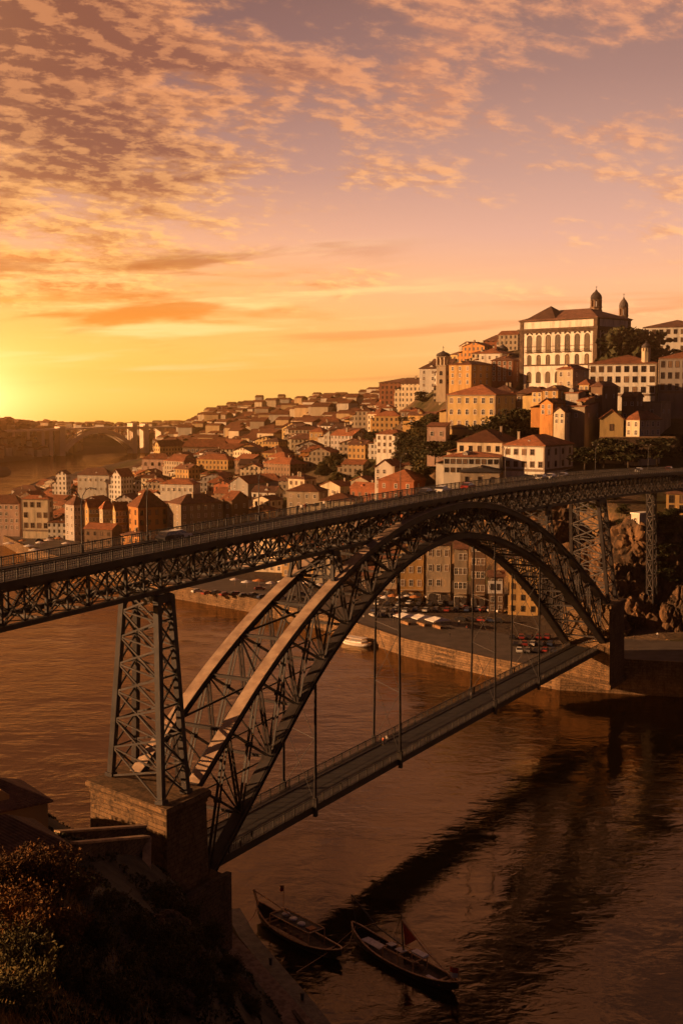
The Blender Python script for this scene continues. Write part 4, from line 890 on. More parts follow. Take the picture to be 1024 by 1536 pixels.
def try_house(x, y, w, d, h, yaw):
    p = np.array([[x, y]])
    if inside(p, RIVER)[0] or polydist(p, RIVER, True)[0] < 20: return False
    for fx, fy, fr in FOOT:
        if math.hypot(x - fx, y - fy) < fr + .36 * math.hypot(w, d): return False
    z = land_z(x, y); bx, by_ = proj((x, y, z)); tx, ty = proj((x, y, z + h))
    if not (-25 < bx < 1045) or ty > deck_y(bx) - 2 or (bx > 770 and y > 430) or (bx > 900): return False
    for gx, gy, rx, ry in GREEN:
        if ((bx - gx) / rx) ** 2 + ((by_ - gy) / ry) ** 2 < 1: return False
    FOOT.append((x, y, .5 * math.hypot(w, d) * .82)); PEND.append((x, y, z, w, d, h, yaw, bx, by_)); return True
Y = 470.0
while Y < 1500 and len(PEND) < 245:
    sp = 13.0 + max(0, Y - 520) * .017
    X = -.30 * Y
    while X < .30 * Y:
        x = X + rng.uniform(-3, 3); y = Y + rng.uniform(-4, 4); k = rng.random(); w = sp * rng.uniform(.62, 1.05) * (1.5 if k > .88 else 1); d = sp * rng.uniform(.55, .8)
        h = rng.choice((5, 6, 7, 8.5, 10, 11.5) if Y < 640 else (4.5, 5.5, 6.5, 7.5, 9))
        try_house(x, y, w, d, h, R(rng.choice((14, 22, 30, 38, 52)) + rng.uniform(-5, 5))); X += sp * 1.12
    Y += sp * 1.0
ORD = ['nearest', 'second', 'third', 'fourth', 'fifth', 'sixth', 'seventh', 'eighth', 'ninth', 'tenth', 'eleventh', 'twelfth']
GRP = {}
for a in PEND:
    GRP.setdefault(words_for(a[7], a[8] - 8), []).append(a)
WORDC = {'white': 'white', 'cream': 'cream', 'yellow': 'yellow', 'ochre': 'ochre', 'orange': 'orange', 'pink': 'pink', 'grey': 'grey', 'stone': 'bare stone', 'brick': 'brick', 'brown': 'brown', 'tiled': 'greyish tiled', 'red': 'red'}
SEENL = set()
for (lm, rel), L_ in GRP.items():
    lx, ly = next((t[1], t[2]) for t in LANDM if t[0] == lm); L_.sort(key=lambda a: math.hypot(a[7] - lx, (a[8] - 8 - ly) * 1.6)); cnt = {}
    for (x, y, z, w, d, h, yaw, bx, by_) in L_:
        wl_ = rng.choice(('white', 'white', 'white', 'white', 'cream', 'cream', 'cream', 'ochre', 'stone', 'stone', 'brown', 'pink', 'grey', 'orange', 'yellow', 'tiled', 'red', 'brown')); rf = rng.choice(('terracotta', 'terracotta', 'dark')); kd = rng.choice(('hip', 'hip', 'gablex', 'gabley', 'gablex'))
        i = cnt[wl_] = cnt.get(wl_, -1) + 1
        size = 'low' if h < 7.5 else ('tall' if h > 11 else '')
        lab = f"{ORD[i] + ' ' if i else ''}{size + ' ' if size else ''}{WORDC[wl_]} house, {'dark' if rf == 'dark' else 'orange'} {'hipped' if kd == 'hip' else 'gabled'} roof, {rel} {lm}"
        near = y < 640
        ca, sa = math.cos(-yaw), math.sin(-yaw); pos = (x + (w / 2) * ca + (d / 2) * sa, y + (w / 2) * sa - (d / 2) * ca, z - .4)
        FOOT.append((0, 0, -99)); building('house', pos, yaw, w, d, h, wall=wl_, roof=rf, kind=kd, rh=min(w, d) * rng.uniform(.2, .3), wins=(max(1, int(w / 3.2)), max(1, int(h / 3.1)), max(1, int(d / 3.4))) if near else None, wsize=(.95, 1.5), style=rng.choice(('white', 'white', 'stone', 'dark')), label=lab, chim=(1 if rng.random() < .75 else 2) if near else int(rng.random() < .5), group='tile-roofed houses on the hillside')
#print('TOWN', len(PEND), 'foot', len(FOOT))
# farther off: the crest of the town and the quarter beyond the far bridge, too small and many to tell apart
q = MB(); qr = MB(); nfar = 0
for _ in range(6500):
    y = rng.uniform(900, 2720); px = rng.uniform(-40, 760); x = (px - 512) / FPX * y
    p = np.array([[x, y]])
    if inside(p, RIVER)[0] or polydist(p, RIVER, True)[0] < 12: continue
    if (y < 1200 and px < 240) or (y < 1880 and px < 238 and not (px < 125 and 1440 < y)): continue
    w, d, h = rng.uniform(9, 19), rng.uniform(8, 13), rng.choice((6, 8, 10, 13, 16) if rng.random() < .2 else (5, 6, 7, 9)); z = land_z(x, y)
    if y < 1600 and any(math.hypot(x - f[0], y - f[1]) < f[2] + 4 for f in FOOT): continue
    yaw = -R(rng.uniform(10, 50)); ca, sa = math.cos(yaw), math.sin(yaw); tr = lambda a, b, c: (x + a * ca - b * sa, y + a * sa + b * ca, z + c)
    t = MB(); t.box(-w / 2, -d / 2, -4, w / 2, d / 2, h); q.cur = rng.randrange(4); q.add([tr(*v) for v in t.v], t.f)
    t = MB(); rh = d * .24; t.prism([(-w / 2 - .4, -d / 2 - .4, h), (-w / 2 - .4, 0, h + rh), (-w / 2 - .4, d / 2 + .4, h)], (w + .8, 0, 0)); q.cur = 4; q.add([tr(*v) for v in t.v], t.f); nfar += 1
tag(q.build('far_town', [wall_mat('far_white', (.5, .43, .36), False), wall_mat('far_ochre', (.45, .3, .16), False), wall_mat('far_stone', (.3, .23, .17), False), wall_mat('far_cream', (.5, .39, .27), False), ROOFS['terracotta']]), kind='stuff')
#print('FAR', nfar)
# ------------------------------------------------------------------ vegetation
def leaf_mat(name, c1, c2, sc=.8):
    m = bpy.data.materials.new(name); MATS[name] = m; m.use_nodes = True; g = NT(m.node_tree); b = g.n['Principled BSDF']
    pos = g.new('ShaderNodeNewGeometry').outputs['Position']; oi = g.new('ShaderNodeObjectInfo').outputs['Random']; k = g.m('ADD', g.m('MULTIPLY', oi, .6), .7)
    c = g.mix(g.ss(g.noise(pos, sc, 4, .7), .3, .7), c1, c2); c = g.mix(1., c, g.vec(k, k, k), 'MULTIPLY')
    g.l.new(c, b.inputs['Base Color']); b.inputs['Roughness'].default_value = .75; b.inputs['Specular IOR Level'].default_value = .15
    return m
LEAF_D = leaf_mat('dark_foliage', (.012, .013, .005), (.055, .045, .014)); LEAF_O = leaf_mat('olive_foliage', (.025, .022, .007), (.11, .075, .018)); LEAF_F = leaf_mat('dry_bush_foliage', (.028, .014, .004), (.19, .075, .015), 1.6)
BARK = mat('bark', (.06, .04, .025), .95, .4, 3, .6)
def crown_mesh(name, rng_, n, lobes, leaf, h, w, m, low=.25):
    """leaf-sized faces spread through several uneven lobes"""
    q = MB(); L_ = []
    for i in range(lobes):
        a = rng_.uniform(0, 6.283); r = w * .5 * rng_.uniform(0, .75); z = h * rng_.uniform(low + .12, .86); L_.append((r * math.cos(a), r * math.sin(a), z, w * rng_.uniform(.14, .3), h * rng_.uniform(.08, .17)))
    for _ in range(n):
        lx, ly, lz, lr, lh = rng_.choice(L_)
        while True:
            x, y, z = (rng_.uniform(-1, 1) for _ in range(3)); d2 = x * x + y * y + z * z
            if .12 < d2 < 1 or (d2 < 1.5 and rng_.random() < .12): break
        c = Vector((lx + x * lr, ly + y * lr, lz + z * lh)); s = leaf * rng_.uniform(.5, 1.25)
        u = Vector((rng_.gauss(0, 1), rng_.gauss(0, 1), rng_.gauss(0, .6))).normalized(); v = u.cross(Vector((rng_.gauss(0, 1), rng_.gauss(0, 1), rng_.gauss(0, 1)))).normalized()
        q.add([c - u * s, c - v * s * .55, c + u * s, c + v * s * .55], [(0, 1, 2, 3)])
    return q.mesh(name, m), L_
def trunk_mesh(L_, h, r, rng_):
    q = MB(); q.tube([(0, 0, -1.5), (.05 * h * .3, 0, h * .18), (.02 * h, .02 * h, h * .42), (0, 0, h * .7)], r, 7, r * .35)
    for lx, ly, lz, lr, lh in L_[:6]: q.tube([(.01 * h, .01 * h, h * .3), (lx * .5, ly * .5, h * .3 + (lz - h * .3) * .6), (lx, ly, lz)], r * .4, 5, r * .1)
    return q.mesh('trunk', BARK, True)
TREE = []
_r = random.Random(5)
for i in range(5):
    cm, L_ = crown_mesh('crown', _r, 1500, 13, .62, 10, 9.5 + 2 * (i % 2), LEAF_D if i % 2 else LEAF_O, .18); TREE.append((cm, trunk_mesh(L_, 10, .32, _r)))
for i in range(2):
    cm, L_ = crown_mesh('crown', _r, 1300, 16, .5, 10, 4.5, LEAF_D, .08); TREE.append((cm, trunk_mesh(L_, 10, .22, _r)))
TREES = []
def tree(pos, h, kind, label=None, wf=1.0, name='tree'):
    cm, tm = TREE[kind]; rt = empty(name, tuple(pos), _r.uniform(0, 6.28), label, name, 'trees on the hillside' if name == 'tree' else None); rt.scale = (h / 10 * wf, h / 10 * wf, h / 10)
    link('crown', cm, rt); link('trunk', tm, rt); TREES.append(rt); return rt
def ground_hit(px, py, f=hfield, y0=300, y1=2200):
    r = ray(px, py); Ys = np.linspace(y0, y1, 900); P = np.stack([r.x / r.y * Ys, Ys], 1); z = CAMH + r.z / r.y * Ys; g_ = f(P); k = np.nonzero(z < g_)[0]
    if not len(k): return None
    i = k[0]; return Vector((P[i, 0], P[i, 1], g_[i]))
NAMED = [(928, 578, 490, 29, 1, .9, 'huge dark tree covering the right end of the palace'), (958, 572, 500, 27, 3, 1.0, 'dark spreading tree between the palace and the pale hilltop block'), (988, 562, 506, 18, 1, 1.1, 'dark tree in front of the pale hilltop block'), (910, 575, 492, 17, 3, .8, 'dark tree hugging the palace wall low at its corner'), (1012, 565, 505, 15, 3, 1.2, 'dark round tree at the right edge below the hilltop block'),
         (652, 692, 515, 9, 1, 1.2, 'dark tree in front of the small pink house'), (672, 688, 505, 8, 3, 1.2, 'dark tree between the small pink house and the veranda house'), (905, 696, 452, 10, 1, 1.3, 'dark tree before the terrace wall under the gabled barn'), (942, 698, 446, 9, 3, 1.5, 'spreading dark tree before the terrace wall under the cream cottage'), (985, 696, 444, 10, 1, 1.3, 'dark tree near the right end of the terrace wall'), (876, 700, 452, 8, 3, 1.3, 'dark tree right beside the white corner house'), (836, 655, 424, 8, 1, 1., 'dark tree below the cream cube house among the cottages'), (763, 585, 560, 8, 3, 1.2, 'round dark bushy tree at the left foot of the palace'), (708, 664, 446, 7, 3, 1.1, 'smaller dark tree at the left in front of the yellow mansion'), (728, 662, 444, 10, 1, 1.15, 'leafy tree hiding the lower windows of the yellow mansion'), (752, 660, 442, 11, 3, 1.2, 'largest dark tree in front of the yellow mansion corner'), (778, 660, 443, 11, 1, 1.15, 'dark tree right of the yellow mansion corner')]
for px, py, Y, h, k, wf, lab in NAMED:
    if Y < 540 and py < 680: Y *= BACK; h *= BACK
    p = at(px, py, Y); p.z = land_z(p.x, p.y) if abs(land_z(p.x, p.y) - p.z) < 12 and py < 680 else p.z; tree(p, h, k, lab, wf)
cand = []
for gx, gy, rx, ry, n, hmin, hmax in ((636, 688, 42, 44, 70, 6, 11), (560, 718, 26, 12, 9, 3, 6), (735, 645, 55, 14, 8, 4, 7), (500, 712, 26, 20, 12, 4, 8), (560, 665, 14, 16, 5, 4, 8), (820, 660, 60, 10, 14, 3, 6), (940, 682, 95, 16, 40, 4, 8), (690, 690, 26, 30, 16, 4, 7), (660, 665, 16, 16, 7, 5, 8), (985, 600, 40, 14, 10, 3, 6),
                                      (995, 840, 40, 55, 44, 3, 6), (910, 800, 60, 50, 26, 2.5, 5), (350, 690, 160, 60, 22, 5, 9), (560, 600, 90, 14, 14, 6, 10), (430, 630, 120, 20, 18, 7, 12), (250, 660, 80, 20, 14, 8, 13), (780, 640, 20, 14, 6, 3, 5)):
    for _ in range(n):
        a, r_ = _r.uniform(0, 6.283), math.sqrt(_r.random()); px, py = gx + rx * r_ * math.cos(a), gy + ry * r_ * math.sin(a); p = ground_hit(px, py)
        if p is None or polydist([(p.x, p.y)], RIVER, True)[0] < 9 or any(math.hypot(p.x - f[0], p.y - f[1]) < f[2] * .8 for f in FOOT): continue
        cand.append((px, py, p, _r.uniform(hmin, hmax)))
grp = {}
for c in cand: grp.setdefault(words_for(c[0], c[1] - 5), []).append(c)
for (lm, rel), L_ in grp.items():
    lx, ly = next((t[1], t[2]) for t in LANDM if t[0] == lm); L_.sort(key=lambda c: math.hypot(c[0] - lx, (c[1] - ly) * 1.6)); cnt = {}
    for px, py, p, h in L_:
        k = _r.choice((0, 1, 2, 3, 4, 1, 3, 5)); nm = {0: 'olive green', 2: 'olive green', 4: 'olive green', 5: 'slender dark'}.get(k, 'dark green'); size = 'tall' if h > 7.5 else ('small' if h < 5 else 'middling'); i = cnt[(nm, size)] = cnt.get((nm, size), -1) + 1
        o_ = (ORD[i] + ' ') if 0 < i < 12 else ''
        tree(p - Vector((0, 0, .3)), h, k, f'{o_}{size} {nm} tree {rel} {lm}', _r.uniform(.9, 1.3))
q = MB()                                                    # far-off wood on the headland across the bend
W_ = np.array([(_r.uniform(-60, 105), _r.uniform(1120, 2000)) for _ in range(5200)]); W_[:, 0] = (W_[:, 0] - 512) / FPX * W_[:, 1]; W_ = W_[(~inside(W_, RIVER)) & (polydist(W_, RIVER, True) > 22)]
for (x, y), z in zip(W_, hfield(W_)):
    c = Vector((x, y, z + _r.uniform(0, 9) * (.6 + .4 * math.sin(x * .06)))); s = _r.uniform(1.2, 2.8); u = Vector((_r.gauss(0, 1), _r.gauss(0, 1), _r.gauss(0, .6))).normalized(); v = u.cross(Vector((_r.gauss(0, 1), _r.gauss(0, 1), _r.gauss(0, 1)))).normalized()
    q.add([c - u * s, c - v * s * .6, c + u * s, c + v * s * .6], [(0, 1, 2, 3)])
tag(q.build('far_woods', LEAF_D), kind='stuff')
# ------------------------------------------------------------------ foreground slope
def shrub_mesh(rng_, n, w, h, leaf):
    q = MB(); st = []
    for i in range(60):
        a = rng_.uniform(0, 6.283); tilt = rng_.uniform(.05, .9); ln = h * rng_.uniform(.5, 1.1); d = Vector((math.cos(a) * tilt, math.sin(a) * tilt, 1)).normalized(); b = Vector((rng_.uniform(-.3, .3) * w, rng_.uniform(-.3, .3) * w, 0)); st.append((b, d, ln))
    for _ in range(n):
        b, d, ln = rng_.choice(st); t = rng_.random() ** .6; c = b + d * ln * t + Vector((rng_.gauss(0, .14), rng_.gauss(0, .14), rng_.gauss(0, .1) - .1 * t)) * w * .35
        if c.z < -.3: continue
        s = leaf * rng_.uniform(.5, 1.4); u = (d + Vector((rng_.gauss(0, .8), rng_.gauss(0, .8), rng_.gauss(0, .6)))).normalized(); v = u.cross(Vector((rng_.gauss(0, 1), rng_.gauss(0, 1), rng_.gauss(0, 1)))).normalized()
        q.add([c - u * s, c - v * s * .4, c + u * s, c + v * s * .4], [(0, 1, 2, 3)])
    sm = MB()
    for b, d, ln in st[::2]: sm.tube([b - Vector((0, 0, .4)), b + d * ln * .5, b + d * ln + Vector((0, 0, -.1))], .03, 4, .008)
    return q, sm
SHR = []
for i in range(4):
    q, sm = shrub_mesh(_r, 6000, 2.8, 2.2, .085); SHR.append((q.mesh('foliage', LEAF_F if i < 2 else LEAF_O), sm.mesh('stem', BARK)))
FSH = [(15, 1330, 62, 0, 1.3, 'sunlit bush at the far left with the brightest orange tips'), (70, 1340, 64, 1, 1.2, 'sunlit bush second from the left edge'), (118, 1345, 66, 1, 1.05, 'rusty bush at the crest below the dark retaining wall'), (165, 1365, 68, 2, 1.0, 'dim bush at the crest third from the left edge'), (205, 1395, 69, 3, .9, 'dim bush at the right shoulder of the slope'), (20, 1400, 58, 1, 1.3, 'rusty bush on the slope under the brightest bush'),
       (85, 1410, 59, 0, 1.1, 'rusty bush in the middle of the sunlit slope'), (140, 1430, 61, 2, 1.1, 'dark bush on the slope centre'), (195, 1460, 63, 3, 1.0, 'dark bush low on the right edge of the slope'), (40, 1470, 54, 3, 1.2, 'dark bush low at the left on the slope'), (110, 1490, 55, 2, 1.1, 'dark bush near the bottom of the photo'), (170, 1515, 57, 3, 1., 'dark bush at the bottom edge below the slope centre'), (15, 1525, 50, 2, 1.1, 'dark bush in the bottom left corner'),
       (300, 1470, 118, 3, 1.5, 'dark bush beside the stony shore path'), (335, 1500, 128, 2, 1.3, 'dark bush hanging over the shore path'), (265, 1440, 112, 3, 1.7, 'dark bush under the rock face right of the slope'), (285, 1510, 108, 2, 1.6, 'dark bush at the bottom edge left of the shore path'), (340, 1465, 140, 3, 1.2, 'dark bush on the wall above the moored boat'), (245, 1360, 130, 3, 1.3, 'dark bush at the foot of the lower retaining wall'), (275, 1385, 135, 2, 1.4, 'dark bush under the landing by the stone pier'), (250, 1470, 90, 3, 1.5, 'dark bush midway down the shaded slope'), (225, 1430, 80, 2, 1.3, 'dark bush at the edge of the shaded slope'), (310, 1420, 140, 2, 1.5, 'dark bush below the tall quay wall'), (375, 1520, 150, 3, 1.1, 'dark bush at the bottom edge beside the path end'), (240, 1520, 85, 3, 1.5, 'dark bush at the bottom edge right of the slope centre')]
for px, py, Y, k, s, lab in FSH:
    p = ground_hit(px, py, near_f, 30, 200) or at(px, py, Y)
    rt = empty('shrub', tuple(p - Vector((0, 0, .2))), _r.uniform(0, 6.28), lab, 'bush', 'bushes on the near slope'); rt.scale = (s, s, s * _r.uniform(.85, 1.15)); link('foliage', SHR[k][0], rt); link('stem', SHR[k][1], rt)
G_ = np.array([(_r.uniform(-30, 240), _r.uniform(38, 82)) for _ in range(11000)]); G_[:, 0] = (G_[:, 0] - 512) / FPX * G_[:, 1]; GZ = near_f(G_); q = MB()
for (x, y), z in zip(G_, GZ):
    a = _r.uniform(0, 6.283); h = _r.uniform(.25, .8); w = _r.uniform(.012, .03); lx, ly = math.cos(a) * h * .45, math.sin(a) * h * .45; c, s = math.cos(a + 1.57) * w, math.sin(a + 1.57) * w
    q.add([(x - c, y - s, z - .05), (x + c, y + s, z - .05), (x + lx * .4 + c * .7, y + ly * .4 + s * .7, z + h * .6), (x + lx * .4 - c * .7, y + ly * .4 - s * .7, z + h * .6), (x + lx, y + ly, z + h)], [(0, 1, 2, 3), (3, 2, 4)])
tag(q.build('wild_grass', leaf_mat('dry_grass', (.05, .034, .012), (.32, .16, .035), 1.5)), kind='stuff')
P_ = np.array([(_r.uniform(-20, 420), _r.uniform(40, 165)) for _ in range(52000)]); P_[:, 0] = (P_[:, 0] - 512) / FPX * P_[:, 1]; P_ = P_[~inside(P_, RIVER)]      # low growth over the rock and slope
Z_ = near_f(P_); q = MB(); nz_ = np.sin(P_[:, 0] * .9 + 1.3 * np.sin(P_[:, 1] * .35)) + np.sin(P_[:, 1] * .5 + P_[:, 0] * .3)
for (x, y), z, nn in zip(P_, Z_, nz_):
    if z < 2 or nn < -1.1 + 1.1 * (y > 100): continue
    c = Vector((x, y, z + _r.uniform(0, .35))); s = _r.uniform(.10, .30); u = Vector((_r.gauss(0, 1), _r.gauss(0, 1), _r.gauss(0, 1))).normalized(); v = u.cross(Vector((_r.gauss(0, 1), _r.gauss(0, 1), _r.gauss(0, 1)))).normalized()
    q.add([c - u * s, c - v * s * .6, c + u * s, c + v * s * .6], [(0, 1, 2, 3)])
tag(q.build('ground_cover', LEAF_D), kind='stuff')
# ------------------------------------------------------------------ near bank: houses, retaining walls, quay steps
def near_house(pc, py, Y, yaw, wl, wr, h, lab, wall, roof, rh):
    p = at(pc, py, Y); p.z -= h; return building('house', p, R(yaw), wl, wr, h, wall=wall, roof=roof, kind='hip', rh=rh, wins=None, label=lab)
def wall_plain(name, col): return wall_mat(name, col, False)
_o = WALLC['ochre']
p = at(72, 1203, 128); hA = building('house', (p.x, p.y, p.z - 5), R(-36), 14, 8, 5, wall='ochre', roof='dark', kind='hip', rh=2.2, wins=(2, 1, 1), wsize=(1.1, 1.5), style='white', label='ochre house with brown tiled roof below the left end of the deck', chim=1)
p = at(100, 1272, 108); hB = building('house', (p.x, p.y, p.z - 5), R(-36), 15, 8, 5, wall='brown', roof='dark', kind='hip', rh=2.6, wins=(2, 1, 2), wsize=(1.0, 1.4), style='dark', label='dark-roofed house nearest the camera at the left edge')
RWALL = stone_mat('retaining_wall_stone', (.12, .07, .04), (.06, .036, .02), .8, .45, .05)
COPE = mat('wall_coping', (.34, .20, .10), .85, .3, 1.2, .3)
def retaining(a, b, thick, depth, lab, name='retaining_wall'):
    a, b = Vector(a), Vector(b); rt = empty(name, tuple((a + b) / 2), 0, lab, 'wall'); off = (a + b) / 2; d = (b - a).normalized(); n = Vector((-d.y, d.x, 0)).normalized()
    q = MB(); q.prism([a - off - n * thick / 2 - Vector((0, 0, depth)), b - off - n * thick / 2 - Vector((0, 0, depth)), b - off - n * thick / 2, a - off - n * thick / 2], n * thick); q.build('stonework', RWALL, rt)
    q = MB(); q.bar(a - off + Vector((0, 0, .12)), b - off + Vector((0, 0, .12)), thick + .3, .24); q.build('coping', COPE, rt); return rt
retaining(at(86, 1249, 136), at(217, 1240, 149), .6, 14, 'upper retaining wall with a sunlit coping beside the stone pier')
retaining(at(112, 1266, 126), at(220, 1256, 141.5), .7, 16, 'lower thicker retaining wall in front of the stone pier')
a = at(221, 1258, 141.5); b = at(238, 1420, 120); retaining(a, (a.x + 3.2, a.y - 24, a.z - 12), .7, 14, 'dark stone wall sloping down towards the camera beside the bushes')
retaining(at(898, 656, 466), at(1012, 656, 461), 1.0, 6.5, 'long stone terrace wall under the gabled barn and the cream cottage')
# landing in front of the pier with a rail and a low door, then walls down to the water
P0 = bp(-16, 6.5, 15.2)
q = MB(); q.prism([bp(-18.5, 9.5, 15), bp(-12.4, 9.5, 15), bp(-12.4, -4, 15), bp(-18.5, -4, 15)], (0, 0, .25)); land = q.build('landing', mat('landing_boards', (.26, .15, .08), .85, .4, 3, .3, stretch=(3, 1, 1))); tag(land, 'small sunlit landing at the foot of the near stone pier', 'landing')
q = MB(); q.prism([bp(-18.5, 9.4, 1), bp(-2, 9.4, 1), bp(-2, 9.4, 14.9), bp(-18.5, 9.4, 14.9)], TX * .8); q.build('stonework', RWALL, tag(empty('quay_wall', (0, 0, 0)), 'tall dark wall under the landing dropping to the river', 'wall'))
q = MB()
for i in range(7): q.bar(bp(-18.4 + i, 9.3, 15.2), bp(-18.4 + i, 9.3, 16.3), .07, .07)
q.bar(bp(-18.4, 9.3, 16.3), bp(-12.4, 9.3, 16.3), .07, .07); q.bar(bp(-18.4, 9.3, 15.8), bp(-12.4, 9.3, 15.8), .05, .05); tag(q.build('handrail', STEELD), 'thin iron handrail on the landing by the near stone pier', 'railing')
# stepped mooring quay along the near shore
sh = [(-15.2, 182), (-12.2, 172.5), (-7.6, 162), (-3.4, 152.5), (0.5, 143)]
q = MB(); q.sweep([(x - 1.2, y - .6, 0) for x, y in sh], 2.4, 2.6); tag(q.build('mooring_quay', mat('wet_quay_stone', (.10, .065, .04), .6, .5, .8, .8)), 'low dark stone quay edge along the near shore beside the boats', 'quay')
q = MB(); q.sweep([(x - 3.8, y - 2.0, 2.0) for x, y in sh[1:]], .5, 1.6); tag(q.build('parapet', RWALL), 'rough stone parapet along the sandy shore path', 'wall')
q = MB(); n = 30
pts = [(-24, 168), (-18, 166), (-13.5, 158), (-9, 150), (-5.6, 144), (-2, 136)]
vs = []
for i, (x, y) in enumerate(pts):
    for w in (-2.3, 2.3): vs.append((x + w, y + w * .4, max(near_z(x, y), 2.2) + .25))
q.add(vs, [(2 * i, 2 * i + 1, 2 * i + 3, 2 * i + 2) for i in range(len(pts) - 1)]); tag(q.build('path', mat('shore_path_earth', (.22, .13, .075), .95, .4, 1.2, .5)), kind='structure')
for i, (x, y) in enumerate(((-9.6, 163), (-5, 153))):
    q = MB(); q.lathe([(.2, 0), (.2, .7), (.3, .8), (.22, .95)], (0, 0, 0), 8); o = q.build('bollard', STEELD); o.location = (x, y, 1.3); tag(o, ('iron mooring bollard nearer the stone pier', 'iron mooring bollard nearer the bottom of the photo')[i], 'bollard')
# ------------------------------------------------------------------ boats
WOOD = mat('tarred_hull_wood', (.045, .028, .02), .55, .4, 2, .2, stretch=(.4, 1, 3)); WOODL = mat('worn_gunwale_wood', (.48, .25, .11), .6, .35, 3, .2); DECKW = mat('boat_floor_wood', (.12, .07, .04), .8, .4, 2, .2)
CLOTH = mat('pale_canvas', (.62, .50, .42), .9, .2, 2); RED = mat('red_cloth', (.45, .04, .02), .85, .2, 2); WHITEC = mat('white_cloth', (.62, .55, .50), .85, .1, 2); ORANGEC = mat('orange_cloth', (.42, .16, .05), .85, .15, 2); CRATE = mat('barrel_wood', (.24, .12, .05), .7, .3, 3)
def hull(L, W, stern=2.6, bow=1.9, side=.95):
    n = 21; q = MB(); vs = []; g1 = []; g2 = []
    for i in range(n):
        t = i / (n - 1); x = (t - .5) * L; b = W / 2 * max(.02, (math.sin(math.pi * min(1, max(0, t))) ** .55)); e = (2 * t - 1)
        sh = side + (bow - side) * max(0, e) ** 2.6 + (stern - side) * max(0, -e) ** 2.6; kl = -.35 + (1.25) * abs(e) ** 4.5
        vs += [(x, -b, sh), (x, -b * .93, (sh + kl) / 2), (x, -b * .55, kl), (x, b * .55, kl), (x, b * .93, (sh + kl) / 2), (x, b, sh)]; g1.append((x, -b, sh)); g2.append((x, b, sh))
    fs = [(6 * i + k, 6 * i + 6 + k, 6 * i + 7 + k, 6 * i + 1 + k) for i in range(n - 1) for k in range(5)] + [(0, 1, 2, 3, 4, 5), tuple(6 * (n - 1) + k for k in (5, 4, 3, 2, 1, 0))]
    q.add(vs, fs); fl = MB(); m = []
    for i in range(2, n - 2):
        t = i / (n - 1); b = W / 2 * math.sin(math.pi * t) ** .55 * .86; m += [((t - .5) * L, -b, .32), ((t - .5) * L, b, .32)]
    fl.add(m, [(2 * i, 2 * i + 2, 2 * i + 3, 2 * i + 1) for i in range(n - 5)]); gw = MB(); gw.sweep(g1, .22, .12); gw.sweep(g2, .22, .12); return q, fl, gw
def flag(parent, x, y, z, h, mats, s=1.1):
    q = MB(); q.tube([(x, y, z), (x + .15, y, z + h)], .045, 5); f = q.build('flagpole', WOODL, parent)
    q = MB(); nn = 6
    for k in range(2):
        q.cur = k; vs = []
        for i in range(nn + 1): vs += [(x + .15 - s * i / nn, y + .10 * math.sin(i * 1.3), z + h - .05 - k * .42 * s - .10 * i / nn * 3), (x + .15 - s * i / nn, y + .10 * math.sin(i * 1.3), z + h - .05 - (k + 1) * .42 * s - .10 * i / nn * 3)]
        q.add(vs, [(2 * i, 2 * i + 2, 2 * i + 3, 2 * i + 1) for i in range(nn)])
    q.build('flag', mats, f)
